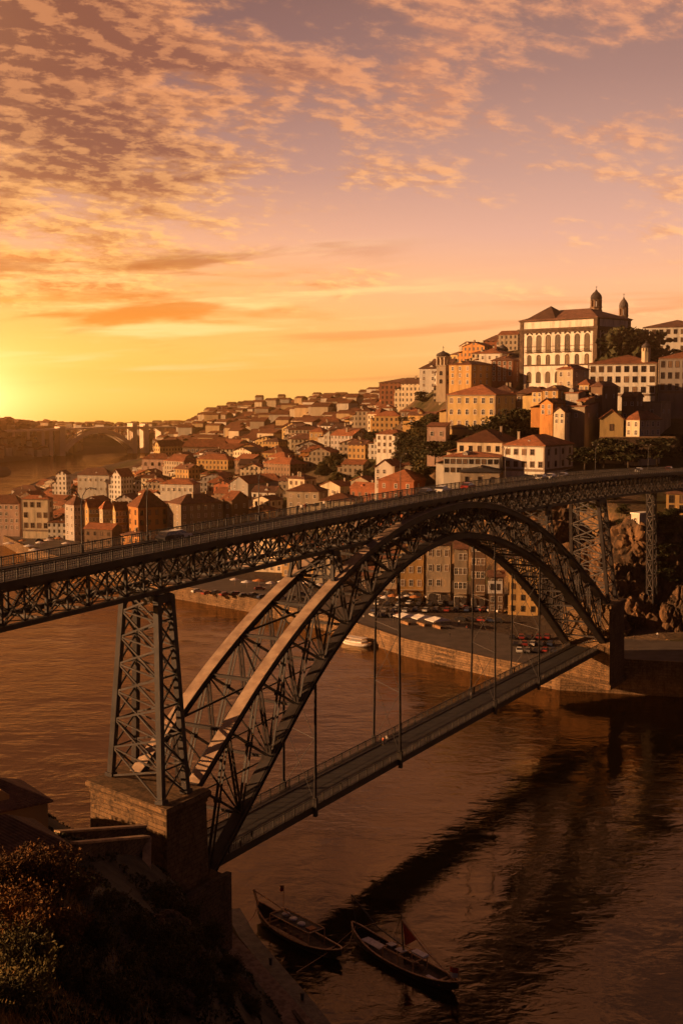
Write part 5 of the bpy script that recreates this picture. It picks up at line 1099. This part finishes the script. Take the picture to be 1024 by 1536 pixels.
def rabelo(p0, p1, lab, kind):
    a, b = Vector(p0), Vector(p1); L = (b - a).length; c = (a + b) / 2; rz = math.atan2(b.y - a.y, b.x - a.x); rt = empty('wooden_boat', (c.x, c.y, 0), rz, lab, 'boat', 'old wooden river boats moored below the bridge')
    W = 4.2; h, fl, gw = hull(L, W); hb = h.build('hull', WOOD, rt, True); fl.build('floor', DECKW, hb); gw.build('gunwale', WOODL, hb)
    for t in (-.36, -.30, .34, .38): q = MB(); w = W / 2 * math.sin(math.pi * (t + .5)) ** .55 * .95; q.box(t * L - .18, -w, .75, t * L + .18, w, .83); q.build('bench', WOODL, rt)
    if kind == 1:
        x0, x1, w, z = -.24 * L, .22 * L, 1.45, 2.7; q = MB()
        for y in (-w, w):
            q.bar((x0, y, z), (x1, y, z), .13, .13)
            for x in (x0, (x0 + x1) / 2, x1): q.bar((x, y, .3), (x, y, z), .12, .12)
        for x in (x0, x1): q.bar((x, -w, z), (x, w, z), .13, .13)
        fr = q.build('awning_frame', WOODL, rt)
        q = MB(); q.box(x0 + .1, -w + .1, z - .14, x1 - .1, w - .1, z - .08); q.build('awning_roof', WOOD, fr)
        for i, t in enumerate((.2, .42, .66)): q = MB(); xx = x0 + (x1 - x0) * t; q.lathe([(.1, 0), (.55, .02), (.62, .2), (.5, .34), (.1, .36)], (xx, .1 - .2 * i, z - .07), 10); o = q.build('canvas_bundle', CLOTH, fr)
        q = MB(); q.box(x1 - 1.6, -.7, z - .07, x1 - .5, .5, z + .12); q.build('folded_cloth', ORANGEC, fr)
        for i in range(5): q = MB(); q.lathe([(.28, 0), (.38, .4), (.28, .8)], (x0 + 1.1 + i * 1.35, -.8 + .25 * (i % 2), .33), 9); q.build('barrel', CRATE, rt)
        q = MB(); q.tube([(-.05 * L, .2, z + .05), (-.3 * L, .05, z + .9), (-.53 * L, -.1, 4.1)], .09, 6); st = q.build('steering_oar', WOODL, rt); q = MB(); q.bar((-.47 * L, -.25, 2.2), (-.53 * L, -.25, 4.3), .1, .5); q.build('oar_blade', WOODL, st)
        flag(rt, -.26 * L, 1.3, 2.6, 3.6, [ORANGEC, RED])
        q = MB(); q.box(-.22 * L, -W / 2 + .08, .98, .22 * L, -W / 2 + .75, 1.06); q.build('side_deck', WOODL, rt)
    else:
        q = MB(); q.tube([(.02 * L, 0, .3), (.0 * L, 0, 3.5), (-.02 * L, .1, 7.2)], .14, 7, .08); mst = q.build('mast', WOOD, rt)
        q = MB(); q.tube([(-.015 * L, .1, 6.4), (.22 * L, -.1, 3.8), (.47 * L, -.2, 1.9)], .1, 6, .07); q.build('spar', WOODL, mst)
        q = MB(); q.prism([(-.01 * L, .1, 6.3), (.02 * L, .05, 3.0), (.12 * L, 0, 4.6)], (.02, .12, 0)); q.build('furled_sail', RED, mst)
        q = MB(); q.tube([(-.0 * L, .3, 2.6), (-.25 * L, .1, 3.6), (-.50 * L, -.1, 6.6)], .09, 6); st = q.build('steering_oar', WOOD, rt); q = MB(); q.bar((-.44 * L, -.1, 1.8), (-.5 * L, -.1, 6.5), .08, .08); q.build('oar_post', WOOD, st)
        x0, x1, w, z = -.12 * L, .16 * L, 1.3, 2.1; q = MB()
        for y in (-w, w):
            q.bar((x0, y, z), (x1, y, z), .14, .14)
            for x in (x0, (x0 + x1) / 2, x1): q.bar((x, y, .3), (x, y, z), .14, .14)
        for x in (x0, (x0 + x1) / 2, x1): q.bar((x, -w, z), (x, w, z), .14, .14)
        fr = q.build('deck_frame', WOODL, rt)
        for xa, ya, s in ((x0 - .3, -.5, 1.2), (x0 + 1.7, -.7, 1.5)): q = MB(); q.box(xa, ya, z + .08, xa + s, ya + 1.1, z + .16); q.build('deck_board', CLOTH, fr)
        q = MB(); q.box(-.36 * L, -.9, 1.15, -.18 * L, .5, 1.25); q.build('foredeck_board', CLOTH, rt)
        q = MB(); q.box(.26 * L, -1.0, .95, .40 * L, -.45, 1.03); q.build('foredeck_board', CLOTH, rt)
        q = MB(); q.box(.06 * L, .3, 2.25, .17 * L, 1.4, 2.5); q.build('cabin_top', WHITEC, rt)
        for i in range(4): q = MB(); q.lathe([(.28, 0), (.38, .4), (.28, .8)], (.02 * L + i * .95, .55, 2.2 if i > 9 else .33), 9); q.build('barrel', CRATE, rt)
        for x, z_ in ((-.45 * L, 1.9), (.45 * L, 1.5), (-.2 * L, 1.0), (.18 * L, 1.0)): q = MB(); q.tube([(-.02 * L, .1, 7.0), (x, 0 if abs(x) > .3 * L else W * .45, z_)], .03, 4); q.build('rigging_line', WOODL, mst)
        flag(rt, .50 * L, -.2, 1.6, 2.2, [RED, WHITEC], 1.7)
    return rt
rabelo((-12.6, 181.2, 0), (-.0, 166.4, 0), 'old wooden boat with a framed awning and an orange flag nearer the pier', 1)
rabelo((1.5, 174.0, 0), (15.3, 156.8, 0), 'old wooden boat with a mast and a red and white flag', 2)
q = MB(); q.tube([(-.4, 166.8, 1.6), (1.0, 170, 1.0), (2.0, 173.2, 2.2)], .05, 5); tag(q.build('mooring_rope', WOODL), 'rope slung between the two wooden boats', 'rope')
for i, (a, b, lab) in enumerate((((-12.4, 180.8, 2.3), (-13.6, 176.6, 1.4), 'mooring rope from the awning boat to the quay near the pier'), ((1.6, 173.2, 1.6), (-6.0, 160.5, 1.4), 'long mooring rope from the masted boat to the quay'))):
    a, b = Vector(a), Vector(b); q = MB(); q.tube([a, a.lerp(b, .5) - Vector((0, 0, .5)), b], .05, 5); tag(q.build('mooring_rope', WOODL), lab, 'rope')
def tourboat(px0, py0, px1, py1, lab, W, canopy):
    def z0(px, py): r = ray(px, py); k = -CAMH / r.z; return r * k + Vector((0, 0, CAMH))
    a, b = z0(px0, py0), z0(px1, py1); L = (b - a).length; c = (a + b) / 2; rt = empty('tour_boat', tuple(c), math.atan2(b.y - a.y, b.x - a.x), lab, 'boat', 'boats moored at the far quay')
    h, fl, gw = hull(L, W, 1.3, 1.5, .9); hb = h.build('hull', WHITEC if canopy else WOOD, rt, True); fl.build('floor', DECKW, hb); gw.build('gunwale', WOODL, hb)
    q = MB(); q.box(-.3 * L, -W * .36, .35, .28 * L, W * .36, 1.5); q.build('cabin', WHITEC if canopy else WOOD, rt)
    q = MB(); q.box(-.34 * L, -W * .42, 2.35, .3 * L, W * .42, 2.5); r_ = q.build('canopy', CLOTH, rt)
    q = MB()
    for x in (-.32, -.1, .1, .28):
        for y in (-W * .38, W * .38): q.bar((x * L, y, 1.3), (x * L, y, 2.35), .09, .09)
    q.build('canopy_post_frame', WOODL, r_); return rt
tourboat(512, 964, 556, 971, 'white tour boat with a long canopy moored beside the far quay', 4.0, True)
tourboat(528, 951, 566, 957, 'second pale tour boat lying between the white one and the quay', 3.6, True)
tourboat(556, 957, 588, 962, 'small dark boat moored to the right of the tour boats', 3.0, False)
# ------------------------------------------------------------------ far concrete bridge
CONC = mat('pale_concrete', (.72, .56, .42), .85, .15, .05)
fb = empty('concrete_arch_bridge', (0, 0, 0), 0, 'pale concrete single-arch bridge far down the river', 'bridge')
FA, FB = at(-60, 660, 1560), at(290, 650, 1790); fd = (FB - FA); fd.z = 0; fl_ = fd.length; fu = fd / fl_; fn = Vector((-fu.y, fu.x, 0))
def fpt(px, z):
    k = (px - 512) / FPX; t = (k * FA.y - FA.x) / (fu.x - k * fu.y); return FA + fu * t + Vector((0, 0, z - FA.z)), t
zd = at(150, 641, fpt(150, 0)[0].y).z
q = MB(); q.bar(fpt(-60, zd - 4)[0], fpt(150, zd - .5)[0], 18, 2.4); q.bar(fpt(150, zd - .5)[0], fpt(290, zd - 2)[0], 18, 2.4); q.build('deck', CONC, fb)
for sg in (-1, 1):
    q = MB(); pts = []
    for i in range(25):
        px = 94 + (197 - 94) * i / 24; e = (i / 12 - 1); pts.append(fpt(px, 7 + (zd - 4.5 - 7) * (1 - abs(e) ** 2.1))[0] + fn * sg * 6)
    q.sweep(pts, 5.5, 5.5, side=fn); q.build('arch', CONC, fb)
    for px in (103, 112, 122, 176, 184, 191):
        e = ((px - 94) / 51.5 - 1); q = MB(); q.bar(fpt(px, 7 + (zd - 11.5) * (1 - abs(e) ** 2.1))[0] + fn * sg * 6, fpt(px, zd - 1)[0] + fn * sg * 6, 1.6, 1.6); q.build('spandrel_column', CONC, fb)
for px, w, ztop in ((91, 8, 2), (199, 7, 5), (217, 6, 4), (74, 5, -1), (62, 4, -1), (40, 4, -1), (18, 4, -1), (240, 5, -1)):
    q = MB(); q.bar(fpt(px, 0)[0], fpt(px, zd + ztop)[0], w, 14, fn); q.build('pylon', CONC, fb)
# ------------------------------------------------------------------ deck lamps, cars, stalls, people, signboard
def lamp_post(s, u, lab, h=8.2, arms=2, zf=zu):
    rt = empty('street_lamp', tuple(bp(s, u, zf(s))), -PHI, lab, 'street lamp', 'curved street lamps along the upper deck'); q = MB(); q.tube([(0, 0, -.2), (0, 0, .9), (0, 0, 1.0), (0, 0, h * .78)], .13, 7, .07); q.lathe([(.22, 0), (.22, .7), (.14, .95)], n=8); q.build('post', STEELD, rt)
    for sg in ((-1, 1) if arms == 2 else (1,)):
        q = MB(); q.tube([(0, 0, h * .76), (0, sg * .35, h * .89), (0, sg * .95, h * .97), (0, sg * 1.7, h), (0, sg * 2.3, h * .985)], .06, 6, .045); a = q.build('arm', STEELD, rt); q = MB(); q.lathe([(.08, .06), (.22, .0), (.16, -.1)], (0, sg * 2.4, h * .98), 8); q.build('lamp_head', mat('lamp_glass', (.45, .36, .28), .3, .1), a)
    return rt
def s_at(px, u, dz=0):
    best = min(np.linspace(-90, 262, 1500), key=lambda s: abs(proj(bp(s, u, zu(s) + dz))[0] - px)); return float(best)
for px, u, lab in ((124, -3.75, 'curved double street lamp on the deck nearest the left edge'), (222, -3.75, 'curved double street lamp rising in front of the orange corner house'), (388, -3.75, 'thin double street lamp on the deck right of the stone townhouse'), (600, -3.75, 'double street lamp in front of the red-walled house'), (757, -3.75, 'double street lamp before the white corner house'), (892, -3.75, 'double street lamp against the dark trees right of the white corner house'), (971, -3.75, 'double street lamp nearest the right edge of the deck')):
    lamp_post(s_at(px, u), u, lab)
def car_meshes():
    q = MB(); prof = [(-2.1, .35), (-2.15, .75), (-1.95, .95), (-1.2, 1.02), (1.0, .98), (2.0, .85), (2.1, .6), (2.05, .35)]; n = len(prof); W = .86
    vs = [(x, -W, z) for x, z in prof] + [(x, W, z) for x, z in prof]; q.add(vs, [tuple(range(n)), tuple(range(2 * n - 1, n - 1, -1))] + [(i, i + n, (i + 1) % n + n, (i + 1) % n) for i in range(n)])
    body = q; c = MB(); b = [(-1.75, 1.0), (-1.25, 1.45), (.35, 1.47), (1.05, .99)]; vs = [(x, -.80 + (z - 1) * .28, z) for x, z in b] + [(x, .80 - (z - 1) * .28, z) for x, z in b]; c.add(vs, [(0, 1, 2, 3), (7, 6, 5, 4)] + [(i, i + 4, (i + 1) % 4 + 4, (i + 1) % 4) for i in range(4)])
    r_ = MB(); r_.prism([(-1.2, -.66, 1.452), (.3, -.66, 1.472), (.3, .66, 1.472), (-1.2, .66, 1.452)], (0, 0, .03))
    w = MB(); w.lathe([(.05, -.1), (.3, -.1), (.32, -.06), (.32, .06), (.3, .1), (.05, .1)], n=12)
    return body, c, r_, w
_b, _c2, _r2, _w = car_meshes(); GLS = mat('car_glass', (.03, .025, .025), .1, .1, spec=.6); TYRE = mat('tyre_rubber', (.02, .018, .017), .9, .2); CAB = _c2.mesh('cabin_glass', GLS); WH = _w.mesh('wheel', TYRE)
CARM = {k: (_b.mesh('body', mat('car_paint_' + k, c, .3, .05, spec=.6)), _r2.mesh('roof', MATS['car_paint_' + k])) for k, c in {'white': (.6, .55, .5), 'silver': (.35, .31, .28), 'black': (.025, .02, .02), 'dark red': (.25, .03, .02), 'dark blue': (.03, .04, .08), 'grey': (.14, .12, .11)}.items()}
CARS = []
def car(p, rz, col, lab, group):
    rt = empty('parked_car', tuple(p), rz, lab, 'car', group); b = link('body', CARM[col][0], rt); link('cabin_glass', CAB, rt); link('roof', CARM[col][1], rt)
    for x in (-1.3, 1.3):
        for y in (-.8, .8): w = link('wheel', WH, rt, (x, y, .32)); w.rotation_euler = (math.pi / 2, 0, 0)
    CARS.append(rt); return rt
rc = random.Random(3)
def zpl(px, py, z): r = ray(px, py); return r * ((z - CAMH) / r.z) + Vector((0, 0, CAMH))
QD = math.atan2(-27, 15)
cnt_ = {}
def many(lst, z, group, where):
    for px, py, rz in lst:
        col = rc.choice(('white', 'silver', 'black', 'black', 'dark red', 'dark blue', 'grey')); i = cnt_[(where, col)] = cnt_.get((where, col), -1) + 1
        car(zpl(px, py, z), rz, col, f"{ORD[i] + ' ' if i else 'first '}{col} car from left {where}", group)
A_ = R(80)
many([(562 + 15.5 * i, 917 + (i % 2) * 1 - i * .15, R(70) + rc.uniform(-.1, .1)) for i in range(14)], 5.02, 'cars parked before the arcaded houses', 'in the row before the arcaded houses')
many([(690 + 14 * i, 931 + i * .6, R(160) + rc.uniform(-.1, .1)) for i in range(5)], 5.02, 'cars parked before the arcaded houses', 'in the short row right of the stalls')
many([(768 + 13 * (i % 5) + (i // 5) * 5, 958 + 10 * (i // 5), R(75) + rc.uniform(-.15, .15)) for i in range(15)], 5.02, 'cars in the car park beside the arch foot', 'in the car park beside the arch foot')
many([(60 + 17 * i, 812 - 3 * i, R(20 + 10 * i)) for i in range(6)], 5.02, 'cars on the market square', 'on the market square at the left')
many([(x, y, R(10)) for x, y in ((357, 893), (390, 885), (418, 888), (452, 893))], 5.02, 'cars on the quay under the deck', 'on the quay seen under the deck')
for i, (px, col) in enumerate(((255, 'black'), (268, 'white'), (640, 'black'), (664, 'white'), (702, 'dark red'))):
    u = -1.2; s = s_at(px, u); car(bp(s, u, zu(s) - .15), math.pi / 2 - PHI, col, ('black car on the deck before the stone townhouse', 'white car following the black one on the deck', 'black car on the deck near mid-bridge', 'white car on the deck just below the green slope', 'dark red car on the deck below the veranda house')[i], 'cars crossing the upper deck')
for i, px in enumerate((812, 826, 845, 958, 1003)):
    p = at(px, deck_y(px) - 2, 372); z = land_z(p.x, p.y); s = s_at(px, -2.5); car(bp(s, -2.5, zu(s) - .15), math.pi / 2 - PHI, ('silver', 'white', 'grey', 'white', 'dark red')[i], ('silver car at the head of the queue before the white corner house', 'white car second in the queue before the white corner house', 'grey car last in the queue before the white corner house', 'white car on the deck before the dark trees at right', 'dark red car on the deck at the far right')[i], 'cars crossing the upper deck')
many([(566 + 16 * i, 907 + (i % 3) - i * .1, R(70) + rc.uniform(-.1, .1)) for i in range(9)], 5.02, 'cars parked before the arcaded houses', 'hard against the arcades under the arch')
many([(700 + 13 * i, 915 + i * .9, R(20) + rc.uniform(-.2, .2)) for i in range(5)], 5.02, 'cars parked before the arcaded houses', 'below the white signboard')
many([(560 + 12 * i, 925 + i * .4, R(120) + rc.uniform(-.3, .3)) for i in range(4)], 5.02, 'cars on the quay above the tour boats', 'on the quay above the tour boats')
many([(296 + 14 * i, 889 + i * .9 + (i % 2) * 2, R(40) + rc.uniform(-.3, .3)) for i in range(12)], 5.02, 'cars on the quay under the deck', 'on the quay left of the arch')
# canopies of the market on the quay and of the square
def canopy(p, w, d, rz, lab, group, col=None, round_=False):
    rt = empty('market_canopy' if not round_ else 'parasol', tuple(p), rz, lab, 'canopy' if not round_ else 'parasol', group); q = MB()
    if round_:
        q.lathe([(w, 2.2), (w * .98, 2.32), (.06, 3.0)], n=10); q.build('cover', col or CLOTH, rt); q = MB(); q.tube([(0, 0, 0), (0, 0, 2.9)], .04, 5); q.build('pole', WOODL, rt)
    else:
        q.add([(-w, -d, 2.5), (w, -d, 2.5), (w, d, 2.5), (-w, d, 2.5), (-w, -d, 2.7), (w, -d, 2.7), (w, d, 2.7), (-w, d, 2.7), (-w * .7, 0, 3.5), (w * .7, 0, 3.5)], [(0, 1, 5, 4), (1, 2, 6, 5), (2, 3, 7, 6), (3, 0, 4, 7), (4, 5, 9, 8), (5, 6, 9), (6, 7, 8, 9), (7, 4, 8), (0, 3, 2, 1)]); q.build('cover', col or WHITEC, rt)
        for x in (-w + .1, w - .1):
            for y in (-d + .1, d - .1): q = MB(); q.bar((x, y, 0), (x, y, 2.5), .09, .09); q.build('pole', STEELD, rt)
        q = MB(); q.box(-w + .4, -.5, 0, w - .4, .5, .85); q.build('counter', CRATE, rt)
    return rt
for i, (px, py) in enumerate(((608, 936), (632, 938), (656, 942))): canopy(zpl(px, py, 5.02), 2.7, 3.2, R(-62), ('white market canopy leftmost of three on the quay', 'white market canopy in the middle of three on the quay', 'white market canopy rightmost of three on the quay')[i], 'white market canopies on the quay')
for i, (px, py, r_, c) in enumerate(((14, 822, 3.0, 0), (44, 826, 2.6, 1), (60, 821, 2.2, 1), (74, 817, 2.6, 0), (52, 832, 2.8, 1), (88, 814, 2.2, 2), (34, 818, 2.0, 2), (100, 822, 2.4, 0))):
    canopy(zpl(px, py, 5.02), r_, r_, 0, ('pale parasol at the left edge of the market square', 'white parasol first in the bright cluster on the square', 'white parasol behind the bright cluster on the square', 'pale parasol at the centre of the square', 'big white parasol nearest the deck railing', 'orange parasol right of the square centre', 'orange parasol left in the square behind the white ones', 'pale parasol nearest the riverside row')[i], 'parasols on the market square', (CLOTH, WHITEC, ORANGEC)[c], True)
for i in range(12):
    px = 566 + 11.2 * i; canopy(zpl(px, 903.5 - .2 * i + (i % 2) * 2.5, 5.02), 1.5 + .3 * (i % 3), 1.5, 0, f"{('small pale parasol', 'small white parasol', 'small orange parasol')[i % 3]} {('first', 'second', 'third', 'fourth')[i // 3]} of its colour from the left before the arcades", 'parasols before the arcades', (CLOTH, WHITEC, ORANGEC)[i % 3], True)
for i in range(9):
    px = 352 + 18 * i; canopy(zpl(px, 878 + .8 * i + (i % 2) * 3, 5.02), 1.9 + .3 * (i % 3), 1.5, 0, f"{('pale parasol', 'white parasol', 'orange parasol')[i % 3]} {('first', 'second', 'third')[i // 3]} of its colour on the quay left of the arch", 'parasols on the quay left of the arch', (CLOTH, WHITEC, ORANGEC)[i % 3], True)
# a signboard on a house gable seen through the arch
p = at(742, 890, 416.0); k = 416.0 / FPX; rt = empty('signboard', tuple(p), R(-6), 'white square signboard with two dark window shapes seen through the arch', 'signboard'); w = 11 * k
q = MB(); q.box(-w, -.3, 0, w, -.1, 19 * k); q.build('panel', WHITEC, rt)
for x in (-.45, .4): q = MB(); q.box(w * x - w * .22, -.36, 5 * k, w * x + w * .22, -.302, 15 * k); q.build('dark_panel', FRAME_D, rt)
# people
def person_mesh(name, pose, top, bottom):
    """one continuous tapered figure grown with a skin modifier, 1.72 m tall"""
    sw = .10 if pose == 'walk' else .02; ey = .06 if pose == 'walk' else .0; la = .22 if pose == 'lean' else .0
    V = [((0, 0, .95), .13), ((0, 0, 1.12), .12), ((0, .0 + la * .2, 1.32), .155), ((0, la * .4, 1.46), .06), ((0, la * .5 + .01, 1.56), .085), ((0, la * .5 + .02, 1.66), .082),
         ((.10, sw, .88), .095), ((.11, sw * 2.2 + ey, .50), .062), ((.11, sw * 1.6, .09), .042), ((.12, sw * 1.6 + .14, .035), .035),
         ((-.10, -sw, .88), .095), ((-.11, -sw * 1.0, .50), .062), ((-.11, -sw * 2.8, .10), .042), ((-.12, -sw * 2.8 + .14, .035), .035),
         ((.19, la * .3, 1.40), .06), ((.24, -sw + la, 1.14), .045), ((.23, -sw * 1.2 + ey + la * 1.6, .90), .032), ((.23, -sw * 1.2 + ey + .03 + la * 1.6, .80), .028),
         ((-.19, la * .3, 1.40), .06), ((-.24, sw + la, 1.14), .045), ((-.23, sw * 1.4 + ey + la * 1.6, .90), .032), ((-.23, sw * 1.4 + ey + .03 + la * 1.6, .80), .028)]
    E = [(0, 1), (1, 2), (2, 3), (3, 4), (4, 5), (0, 6), (6, 7), (7, 8), (8, 9), (0, 10), (10, 11), (11, 12), (12, 13), (2, 14), (14, 15), (15, 16), (16, 17), (2, 18), (18, 19), (19, 20), (20, 21)]
    me = bpy.data.meshes.new(name); me.from_pydata([v for v, _ in V], E, []); o = bpy.data.objects.new('person', me); COL.objects.link(o)
    md = o.modifiers.new('s', 'SKIN'); sk = me.skin_vertices[0].data if me.skin_vertices else None
    if sk is None:
        bpy.context.view_layer.objects.active = o; o.select_set(True); bpy.ops.mesh.customdata_skin_add(); sk = me.skin_vertices[0].data
    for i, (_, r) in enumerate(V): sk[i].radius = (r, r)
    sk[0].use_root = True; o.modifiers.new('d', 'SUBSURF').levels = 1
    m = bpy.data.materials.new('clothes_' + name); m.use_nodes = True; g = NT(m.node_tree); z = g.xyz(g.new('ShaderNodeTexCoord').outputs['Object'])[2]
    c = g.mix(g.m('GREATER_THAN', z, .93), bottom, top); c = g.mix(g.m('GREATER_THAN', z, 1.49), c, (.35, .20, .13)); c = g.mix(g.m('GREATER_THAN', z, 1.645), c, (.03, .018, .012)); g.l.new(c, g.n['Principled BSDF'].inputs['Base Color']); g.n['Principled BSDF'].inputs['Roughness'].default_value = .85
    me.materials.append(m); return o
PM = [person_mesh('person_light', 'walk', (.5, .42, .35), (.05, .04, .05)), person_mesh('person_dark', 'stand', (.04, .03, .035), (.03, .025, .02)), person_mesh('person_red', 'lean', (.35, .07, .03), (.06, .05, .05))]
PPL = [(452, 'd', 0, 'person in a pale top walking on the deck above the crossing of arch and deck'), (461, 'd', 2, 'person in red leaning at the far railing beside the walker in pale top'), (446, 'd', 1, 'person in dark clothes standing left of the walker in pale top'), (486, 'd', 0, 'person in a pale top walking alone on the deck right of the group'), (495, 'd', 1, 'person in dark clothes walking close behind the lone walker'), (556, 'd', 2, 'person in red leaning on the far railing past mid-bridge'), (735, 'd', 1, 'person in dark clothes standing on the deck before the veranda house'),
       (580, 'l', 0, 'person in a pale top on the lower deck beside the second hanger pair'), (574, 'l', 2, 'person in red on the lower deck beside the second hanger pair'), (706, 'l', 1, 'person in dark clothes on the lower deck by the third hanger pair'), ((674, 957), 'q', 1, 'person in dark clothes standing at the quay edge right of the market canopies'), ((545, 930), 'q', 0, 'person in a pale top on the quay above the tour boats'), ((688, 938), 'q', 0, 'person in a pale top crossing the quay right of the stalls'), ((700, 946), 'q', 2, 'person in red standing on the quay right of the stalls'), ((590, 932), 'q', 1, 'person in dark clothes at the left end of the white stalls'), ((720, 940), 'q', 1, 'person in dark clothes walking toward the car park'), ((950, 962), 'q', 1, 'person in dark clothes on the road beside the far stone pier'), ((985, 957), 'q', 0, 'person in a pale top on the road at the right edge'), ((352, 893), 'q', 1, 'person in dark clothes on the quay under the deck')]
used = set()
for a, wh, k, lab in PPL:
    o = PM[k] if k not in used else PM[k].copy()
    if k in used: COL.objects.link(o)
    used.add(k)
    if wh == 'd': s = s_at(a, -3.4); o.location = bp(s, -3.4 if k != 2 else -3.75, zu(s) - .02); o.rotation_euler.z = -PHI + (0 if k == 0 else 1.57)
    elif wh == 'l':
        s = float(min(np.linspace(0, 172, 900), key=lambda s: abs(proj(bp(s, -2.2, zl(s)))[0] - a))); o.location = bp(s, -2.2, zl(s) + .01); o.rotation_euler.z = -PHI
    else: o.location = zpl(a[0], a[1], 9.05 if a[0] > 900 else 5.02)
    tag(o, lab, 'person', 'people out walking')
for k in range(3):
    if k not in used: bpy.data.objects.remove(PM[k])
# ------------------------------------------------------------------ rock face at the far abutment, and the evening haze
ROCK = mat('orange_rock', (.14, .07, .03), .95, .5, .22, 1.0, col2=(.02, .012, .007), stretch=(1, 1, .5), bscale=.9)
from mathutils import noise as mnoise
def rock(px, py, Y, sx, sy, sz, lab, seed):
    import bmesh
    bm = bmesh.new(); bmesh.ops.create_icosphere(bm, subdivisions=5, radius=1)
    for v in bm.verts:
        c = v.co.copy(); w_ = Vector((c.x * 1.7, c.y * 1.7, c.z * 1.15)) + Vector((seed, seed * .7, 0)); F_ = mnoise.voronoi(w_)[0]; F2 = mnoise.voronoi(w_ * 2.7)[0]
        d = mnoise.noise(c * 1.2 + Vector((seed, 0, 0))) * .40 + .9 * min(.22, F_[1] - F_[0]) + .42 * min(.16, F2[1] - F2[0]) - .18 + .05 * mnoise.noise(c * 9)
        v.co = c * (1 + d); v.co.x *= sx; v.co.y *= sy; v.co.z *= sz
    me = bpy.data.meshes.new('rock'); bm.to_mesh(me); bm.free(); me.materials.append(ROCK); o = link('rock', me, None, tuple(at(px, py, Y)), seed); tag(o, lab, 'rock', 'rocks of the far bank cliff')
for i, a in enumerate(((938, 900, 376, 9, 7, 11, 'big orange rock outcrop right of the far stone pier'), (962, 925, 372, 7, 6, 8, 'orange rock at the foot of the second iron pier'), (990, 905, 378, 7, 6, 10, 'shaded rock right of the second iron pier'), (948, 822, 384, 10, 7, 8, 'sloping rock shelf below the white shed'), (1018, 925, 368, 6, 5, 8, 'rock at the right edge above the quay road'),
      (905, 850, 388, 8, 6, 10, 'dark rock behind the far iron pier'), (1015, 850, 386, 9, 7, 11, 'overgrown rock at the right edge under the deck'), (870, 860, 392, 9, 6, 10, 'rock face seen between arch and far iron pier'), (925, 940, 366, 5, 4, 4, 'low rock beside the road at the far stone pier'), (835, 810, 402, 10, 7, 9, 'rock face seen just above the right haunch of the arch'))):
    rock(*a, 1.7 * i + .4)
for i, (px, py, Y, s, lab) in enumerate(((250, 1395, 130, 2.2, 'dark boulder under the lower retaining wall'), (290, 1450, 128, 2.0, 'dark boulder in the middle of the shaded slope'), (322, 1395, 158, 1.8, 'dark boulder at the foot of the tall quay wall'), (265, 1500, 100, 1.6, 'dark boulder low on the shaded slope'), (360, 1480, 150, 1.3, 'boulder on the shore path'))):
    p = ground_hit(px, py, near_f, 30, 200)
    if p is not None: x_, y_ = proj(p); rock(px, py, p.y, s, s, s * .8, lab, 5.3 + i * 1.9)
q = MB(); q.box(-1420, -60, -14, 1420, 2860, 132)
m = bpy.data.materials.new('evening_haze'); m.use_nodes = True; g = NT(m.node_tree); g.n.clear()
pv = g.new('ShaderNodeVolumePrincipled'); pv.inputs['Color'].default_value = (1.0, .62, .28, 1); pv.inputs['Density'].default_value = HAZE; pv.inputs['Anisotropy'].default_value = .92
g.l.new(pv.outputs[0], g.new('ShaderNodeOutputMaterial').inputs['Volume'])
hz = q.build('haze', m); tag(hz, kind='stuff')
